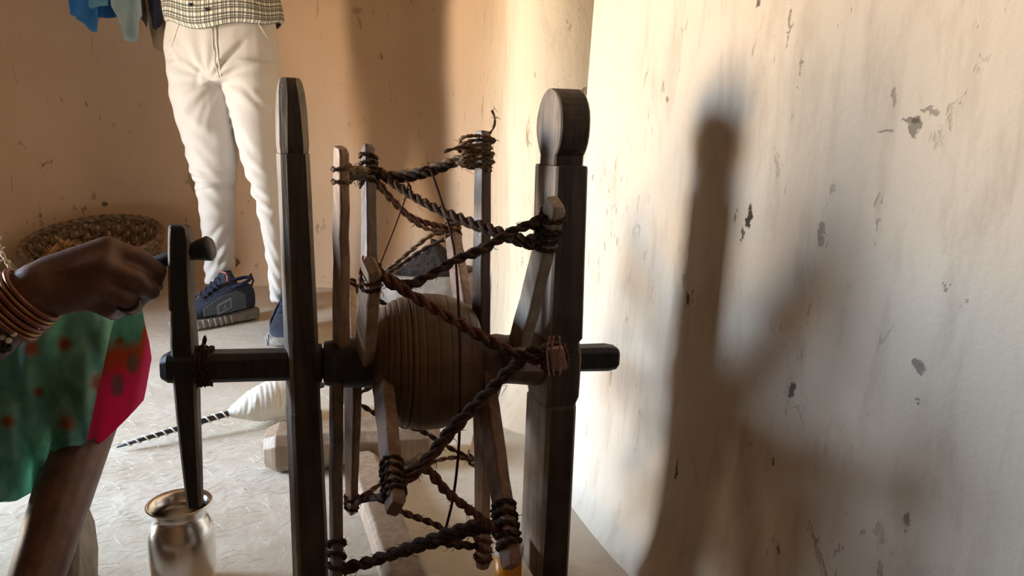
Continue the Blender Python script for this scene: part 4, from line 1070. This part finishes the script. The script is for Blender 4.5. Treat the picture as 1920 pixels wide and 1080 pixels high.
# sari: two layers draped from the thigh
def mat_sari(name, front):
    t = NT(name); uv = t.new('UVMap').outputs[0]
    s = t.new('SeparateXYZ'); t.l.new(uv, s.inputs[0])          # u = px/300, v = (py-540)/400
    n = t.noise(uv, 5.0, 4, .6, .5); n2 = t.noise(uv, 14, 3)
    col = t.ramp(n, [(.30, (.12, .30, .25)), (.52, (.25, .51, .41)), (.72, (.46, .70, .58))])
    dots = [(60, 655, 17), (122, 646, 17), (182, 718, 18), (125, 793, 17), (70, 735, 12), (15, 790, 14)] if front else [(225, 640, 10)]
    wv = t.vmath('ADD', uv, (0, 0, 0)).outputs[0]
    for (x, y, r) in dots:
        d = t.vmath('SUBTRACT', wv, (x/300, (y-540)/400, 0)).outputs[0]
        d = t.vmath('MULTIPLY', d, (300/r, 400/r, 0)).outputs[0]
        ln = t.vmath('LENGTH', d).outputs['Value']; ln = t.math('MULTIPLY_ADD', n2, .7, ln)
        mk = t.new('MapRange', interpolation_type='SMOOTHSTEP'); t.l.new(ln, mk.inputs[0]); mk.inputs[1].default_value = 1.75; mk.inputs[2].default_value = .55
        col = t.mix(t.math('MULTIPLY', mk.outputs[0], .85), col, (.42, .085, .03))
    # border coordinate: dyed orange then pink
    bd = t.math('MULTIPLY_ADD', n, .16, s.outputs[2])
    m1 = t.new('MapRange', interpolation_type='SMOOTHSTEP'); t.l.new(bd, m1.inputs[0]); m1.inputs[1].default_value = .42; m1.inputs[2].default_value = .58
    m2 = t.new('MapRange', interpolation_type='SMOOTHSTEP'); t.l.new(bd, m2.inputs[0]); m2.inputs[1].default_value = .62; m2.inputs[2].default_value = .86
    col = t.mix(m1.outputs[0], col, (.62, .16, .08)); col = t.mix(m2.outputs[0], col, (.88, .10, .32))
    if not front:
        for (x, y, r) in ((250, 680, 12), (222, 722, 14)):
            d = t.vmath('MULTIPLY', t.vmath('SUBTRACT', uv, (x/300, (y-540)/400, 0)).outputs[0], (300/r, 400/r/1.7, 0)).outputs[0]
            sp = t.new('SeparateXYZ'); t.l.new(d, sp.inputs[0]); cb = t.new('CombineXYZ'); t.l.new(sp.outputs[0], cb.inputs[0]); t.l.new(sp.outputs[1], cb.inputs[1])
            ln = t.vmath('LENGTH', cb.outputs[0]).outputs['Value']
            mk = t.new('MapRange', interpolation_type='SMOOTHSTEP'); t.l.new(ln, mk.inputs[0]); mk.inputs[1].default_value = 1.2; mk.inputs[2].default_value = .6
            col = t.mix(t.math('MULTIPLY', mk.outputs[0], .7), col, (.22, .26, .24))
    t.bump(t.noise(uv, 220, 2), .08, .001)
    t.fin(col, .8, spec=.15)
    tr = t.new('BsdfTranslucent'); t.l.new(col, tr.inputs[0]); mx = t.new('MixShader'); mx.inputs[0].default_value = .5
    t.l.new(t.b.outputs[0], mx.inputs[1]); t.l.new(tr.outputs[0], mx.inputs[2]); t.l.new(mx.outputs[0], t.out.inputs[0])
    return t.m
def interp(tab, v):
    if v <= tab[0][0]: return tab[0][1]
    for (a, b), (c, d) in zip(tab, tab[1:]):
        if v <= c: return b+(d-b)*(v-a)/(c-a)
    return tab[-1][1]
def sheet(name, mat, left, right, ytop, ybot, depth, border, nu=130, nv=80, parent=None, over=.16):
    vs = []; uvs = []
    for j in range(-6, nv+1):
        for i in range(nu+1):
            u = i/nu; v = max(0, j/nv)
            x0 = interp(left, v); x1 = interp(right, v); x = x0+(x1-x0)*u
            y = ytop(x)+(ybot(x)-ytop(x))*v
            D = depth(x, y, u, v); q = P(x, y, D)
            if j < 0: q = q+Vector((j/6*over*.62, -j/6*over, -.055*(-j/6)-.03*(j/6)**2))
            vs.append(tuple(q)); uvs.append((x/300, (y-540)/400, border(x, y, u, v)))
    n = nu+1; rows_ = nv+7
    fs = [(j*n+i, j*n+i+1, (j+1)*n+i+1, (j+1)*n+i) for j in range(rows_-1) for i in range(nu)]
    me = bpy.data.meshes.new(name); me.from_pydata(vs, [], fs); uvl = me.uv_layers.new(name='UVMap')
    for lp in me.loops: uvl.data[lp.index].uv = uvs[lp.vertex_index][:2]
    at = me.attributes.new('border', 'FLOAT', 'POINT'); at.data.foreach_set('value', [q[2] for q in uvs])
    o = link(name, me, mat, parent); m_ = o.modifiers.new('solid', 'SOLIDIFY'); m_.thickness = .0014
    return o
def use_attr(m):
    nt = m.node_tree; a = nt.nodes.new('ShaderNodeAttribute'); a.attribute_name = 'border'
    for l in list(nt.links):
        if l.from_node.bl_idname == 'ShaderNodeSeparateXYZ' and l.from_socket == l.from_node.outputs[2] and l.to_node.bl_idname == 'ShaderNodeMath':
            nt.links.new(a.outputs['Fac'], l.to_socket)
    return m
ms_f = use_attr(mat_sari('sari_cloth_front', True)); ms_b = use_attr(mat_sari('sari_cloth_back', False))
bot_f = [(-520, 985), (-200, 955), (0, 942), (30, 938), (55, 925), (74, 900), (90, 868), (104, 845), (125, 837), (150, 836), (165, 826), (190, 770), (216, 665)]
sheet('sari_front', ms_f, [(0, -520), (1, -520)], [(0, 214), (.3, 216), (.6, 196), (1, 160)],
      lambda x: 552, lambda x: interp(bot_f, x),
      lambda x, y, u, v: .935+.05*(v)**1.2*.0+.022*math.sin(x*.055+y*.012)*(.3+.7*v)+.010*math.sin(x*.12-y*.02)*v+.05*u**6-.03*math.sin(PI*min(1, v*1.1)),
      lambda x, y, u, v: -.1, parent=wom)
bot_b = [(60, 880), (100, 872), (135, 862), (165, 850), (200, 822), (240, 783), (272, 745), (284, 715)]
sheet('sari_back', ms_b, [(0, 70), (1, 70)], [(0, 262), (.25, 271), (.5, 279), (.72, 283), (.86, 276), (1, 268)],
      lambda x: 552, lambda x: interp(bot_b, x),
      lambda x, y, u, v: .99+.012*math.sin(x*.06+1+y*.01)*(.4+.6*v)+.03*(1-u)*0+.02*u**4,
      lambda x, y, u, v: .18+1.05*max(0, (y-600)/190)*(.55+.45*u)+.35*max(0, (x-262)/16)*max(0, min(1, (y-580)/40)), parent=wom, over=.12)

# ------------------------------------------------------------------ low wooden stool under the seated person
stp = floor_pt(142, 1085)
stc = Vector((-1.0, .57, 0))
stool = thing('wooden_stool', stc, 'low weathered grey wooden stool under the seated person', 'stool')
mb = MB(); rg = []
for zz_, k in ((.125, .96), (.128, 1.0), (.146, 1.0), (.150, .97)):
    rg.append([Vector((stc.x+.19*a*k, stc.y+.16*b*k, zz_)) for a, b in ((-1, -1), (1, -1), (1, 1), (-1, 1))])
mb.rings(rg); mb.obj('seat', M['wood_grey'], stool, smooth=False, bevel=.006)
for sx in (-1, 1):
    for sy in (-1, 1):
        mb = MB(); a = Vector((stc.x+sx*.15, stc.y+sy*.12, .127)); b = Vector((stc.x+sx*.20, stc.y+sy*.15, 0))
        mb.rings([oct_ring(p_, Vector((1, 0, 0)), Vector((0, 1, 0)), h_, h_, .006) for p_, h_ in ((b, .020), (a, .026))]); mb.obj('leg', M['wood_grey'], stool, smooth=False)
# pale wooden post that shows behind the shin
pp0 = floor_pt(140, 1100)
post = thing('wooden_post', pp0, 'short weathered wooden post standing behind the seated person\'s bare shin', 'post')
mb = MB(); rg = []
ptop_ = P(148, 944, D_of(pp0)+.01)
for u, hx, hy in ((0, .0185, .03), (.35, .0175, .028), (.7, .013, .024), (.93, .007, .016), (1, .003, .008)):
    c = pp0.lerp(ptop_, u); rg.append([q+Vector((noise.noise(q*40)*.002, 0, 0)) for q in oct_ring(c, Vector((1, 0, 0)), Vector((0, 1, 0)), hx, hy, .006)])
mb.rings(rg); mb.obj('post_shaft', M['wood_grey'], post, smooth=False, bevel=.002)

# ------------------------------------------------------------------ clothes on the line
LZ = at_y(200, 0, 2.72).z+.28; LY = 2.72
mb = MB(); xs = [LX+.01+(i/24)*1.9 for i in range(25)]
mb.tube([(x, LY, LZ+.006-.02*math.sin(PI*i/24)) for i, x in enumerate(xs)], .004, 6); o = mb.obj('clothes_line', M['rope_tan']); tag(o, 'rope clothes line strung along the back wall above the frame', 'clothes line')
def garment(name, outline, mat, label, dy, cat='clothes', seed=0):
    """outline: polygon bottom edge points (px,py) left to right; hangs from the line"""
    xs_ = [p_[0] for p_ in outline]; x0, x1 = xs_[0], xs_[-1]; nu, nv = 26, 30; vs = []
    Y = LY+dy
    for j in range(nv+1):
        for i in range(nu+1):
            px = x0+(x1-x0)*i/nu; zb = at_y(px, interp(outline, px), Y).z; xx = at_y(px, 0, Y).x
            v = j/nv; zt = LZ+.008-.02*math.sin(PI*(xx-LX)/1.9)
            zq = zt+(zb-zt)*v
            yy = LY+(dy)*min(1, v*3)+.014*math.sin((px-x0)*.13+seed)*min(1, v*2)+.006*math.sin(px*.3+v*6+seed)
            vs.append((xx+.004*math.sin(v*7+seed), yy, zq))
    n = nu+1
    # back fold over the line
    for j in range(1, 7):
        for i in range(n):
            x_, y_, z_ = vs[i]; vs.append((x_, LY-(dy)*.2+.014+.008*math.sin(i*.7), z_-.03*j))
    fs = [(j*n+i, j*n+i+1, (j+1)*n+i+1, (j+1)*n+i) for j in range(nv) for i in range(nu)]
    b0 = n*(nv+1)
    fs += [(i, i+1, b0+i+1, b0+i) for i in range(nu)]+[(b0+j*n+i, b0+j*n+i+1, b0+(j+1)*n+i+1, b0+(j+1)*n+i) for j in range(5) for i in range(nu)]
    mb = MB(); mb.add(vs, fs); o = mb.obj(name, mat); m_ = o.modifiers.new('solid', 'SOLIDIFY'); m_.thickness = .003
    return tag(o, label, cat, 'cloths hung on the clothes line')
garment('hanging_cloth', [(124, 26), (140, 36), (158, 47), (165, 59), (171, 58), (174, 20)], M['cloth_blue'], 'bright blue cloth with pointed corner hanging leftmost on the line', -.05, seed=1)
garment('hanging_cloth', [(161, 12), (175, 18), (190, 11), (200, 10)], M['cloth_steel'], 'short steel blue cloth hanging in front of the bright blue one', -.09, seed=2)
garment('hanging_cloth', [(180, 28), (185, 34), (200, 35), (212, 31), (222, 30)], M['cloth_navy'], 'deep blue cloth hanging between bright blue and mint cloths', -.03, seed=3)
garment('hanging_cloth', [(214, 12), (222, 32), (230, 76), (245, 78), (258, 76), (262, 40), (268, 30)], M['cloth_mint'], 'pale mint grey cloth hanging longest and straight on the line', -.07, seed=4)
garment('hanging_cloth', [(252, 20), (262, 35), (270, 50), (274, 30), (278, 15)], M['cloth_mauve'], 'mauve brown cloth hanging beside the mint grey cloth', -.03, seed=5)
garment('hanging_cloth', [(276, 40), (279, 88), (290, 95), (300, 100), (304, 60), (308, 30)], M['cloth_tan'], 'narrow tan and black garment hanging rightmost beside the standing person', -.02, seed=6)
garment('hanging_cloth', [(276, 52), (281, 55), (292, 50), (300, 38)], M['cloth_black'], 'black scarf hanging in front of the narrow tan garment', -.06, seed=7)

# ------------------------------------------------------------------ straw fibres on the floor
mb = MB(); rnd = random.Random(21)
for i in range(1500):
    x = rnd.uniform(-1.5, -.12); y = rnd.uniform(.8, 2.2)
    if rnd.random() < .6: x = min(-.1, rnd.gauss(-.62, .22)); y = min(1.9, rnd.gauss(1.25, .25))
    a = rnd.uniform(0, 2*PI); l = rnd.uniform(.01, .04); c = rnd.uniform(-1, 1)
    d = Vector((math.cos(a), math.sin(a), 0)); n_ = Vector((-d.y, d.x, 0)); q = Vector((x, y, .0016))
    mb.tube([q, q+d*l*.5+n_*l*.15*c+Vector((0, 0, .001)), q+d*l+n_*l*.0], [.0003, .0004, .0003], 3, cap=False)
o = mb.obj('straw_fibres', M['straw']); tag(o, 'fine pale straw fibres strewn over the mud floor', 'straw', kind='stuff')
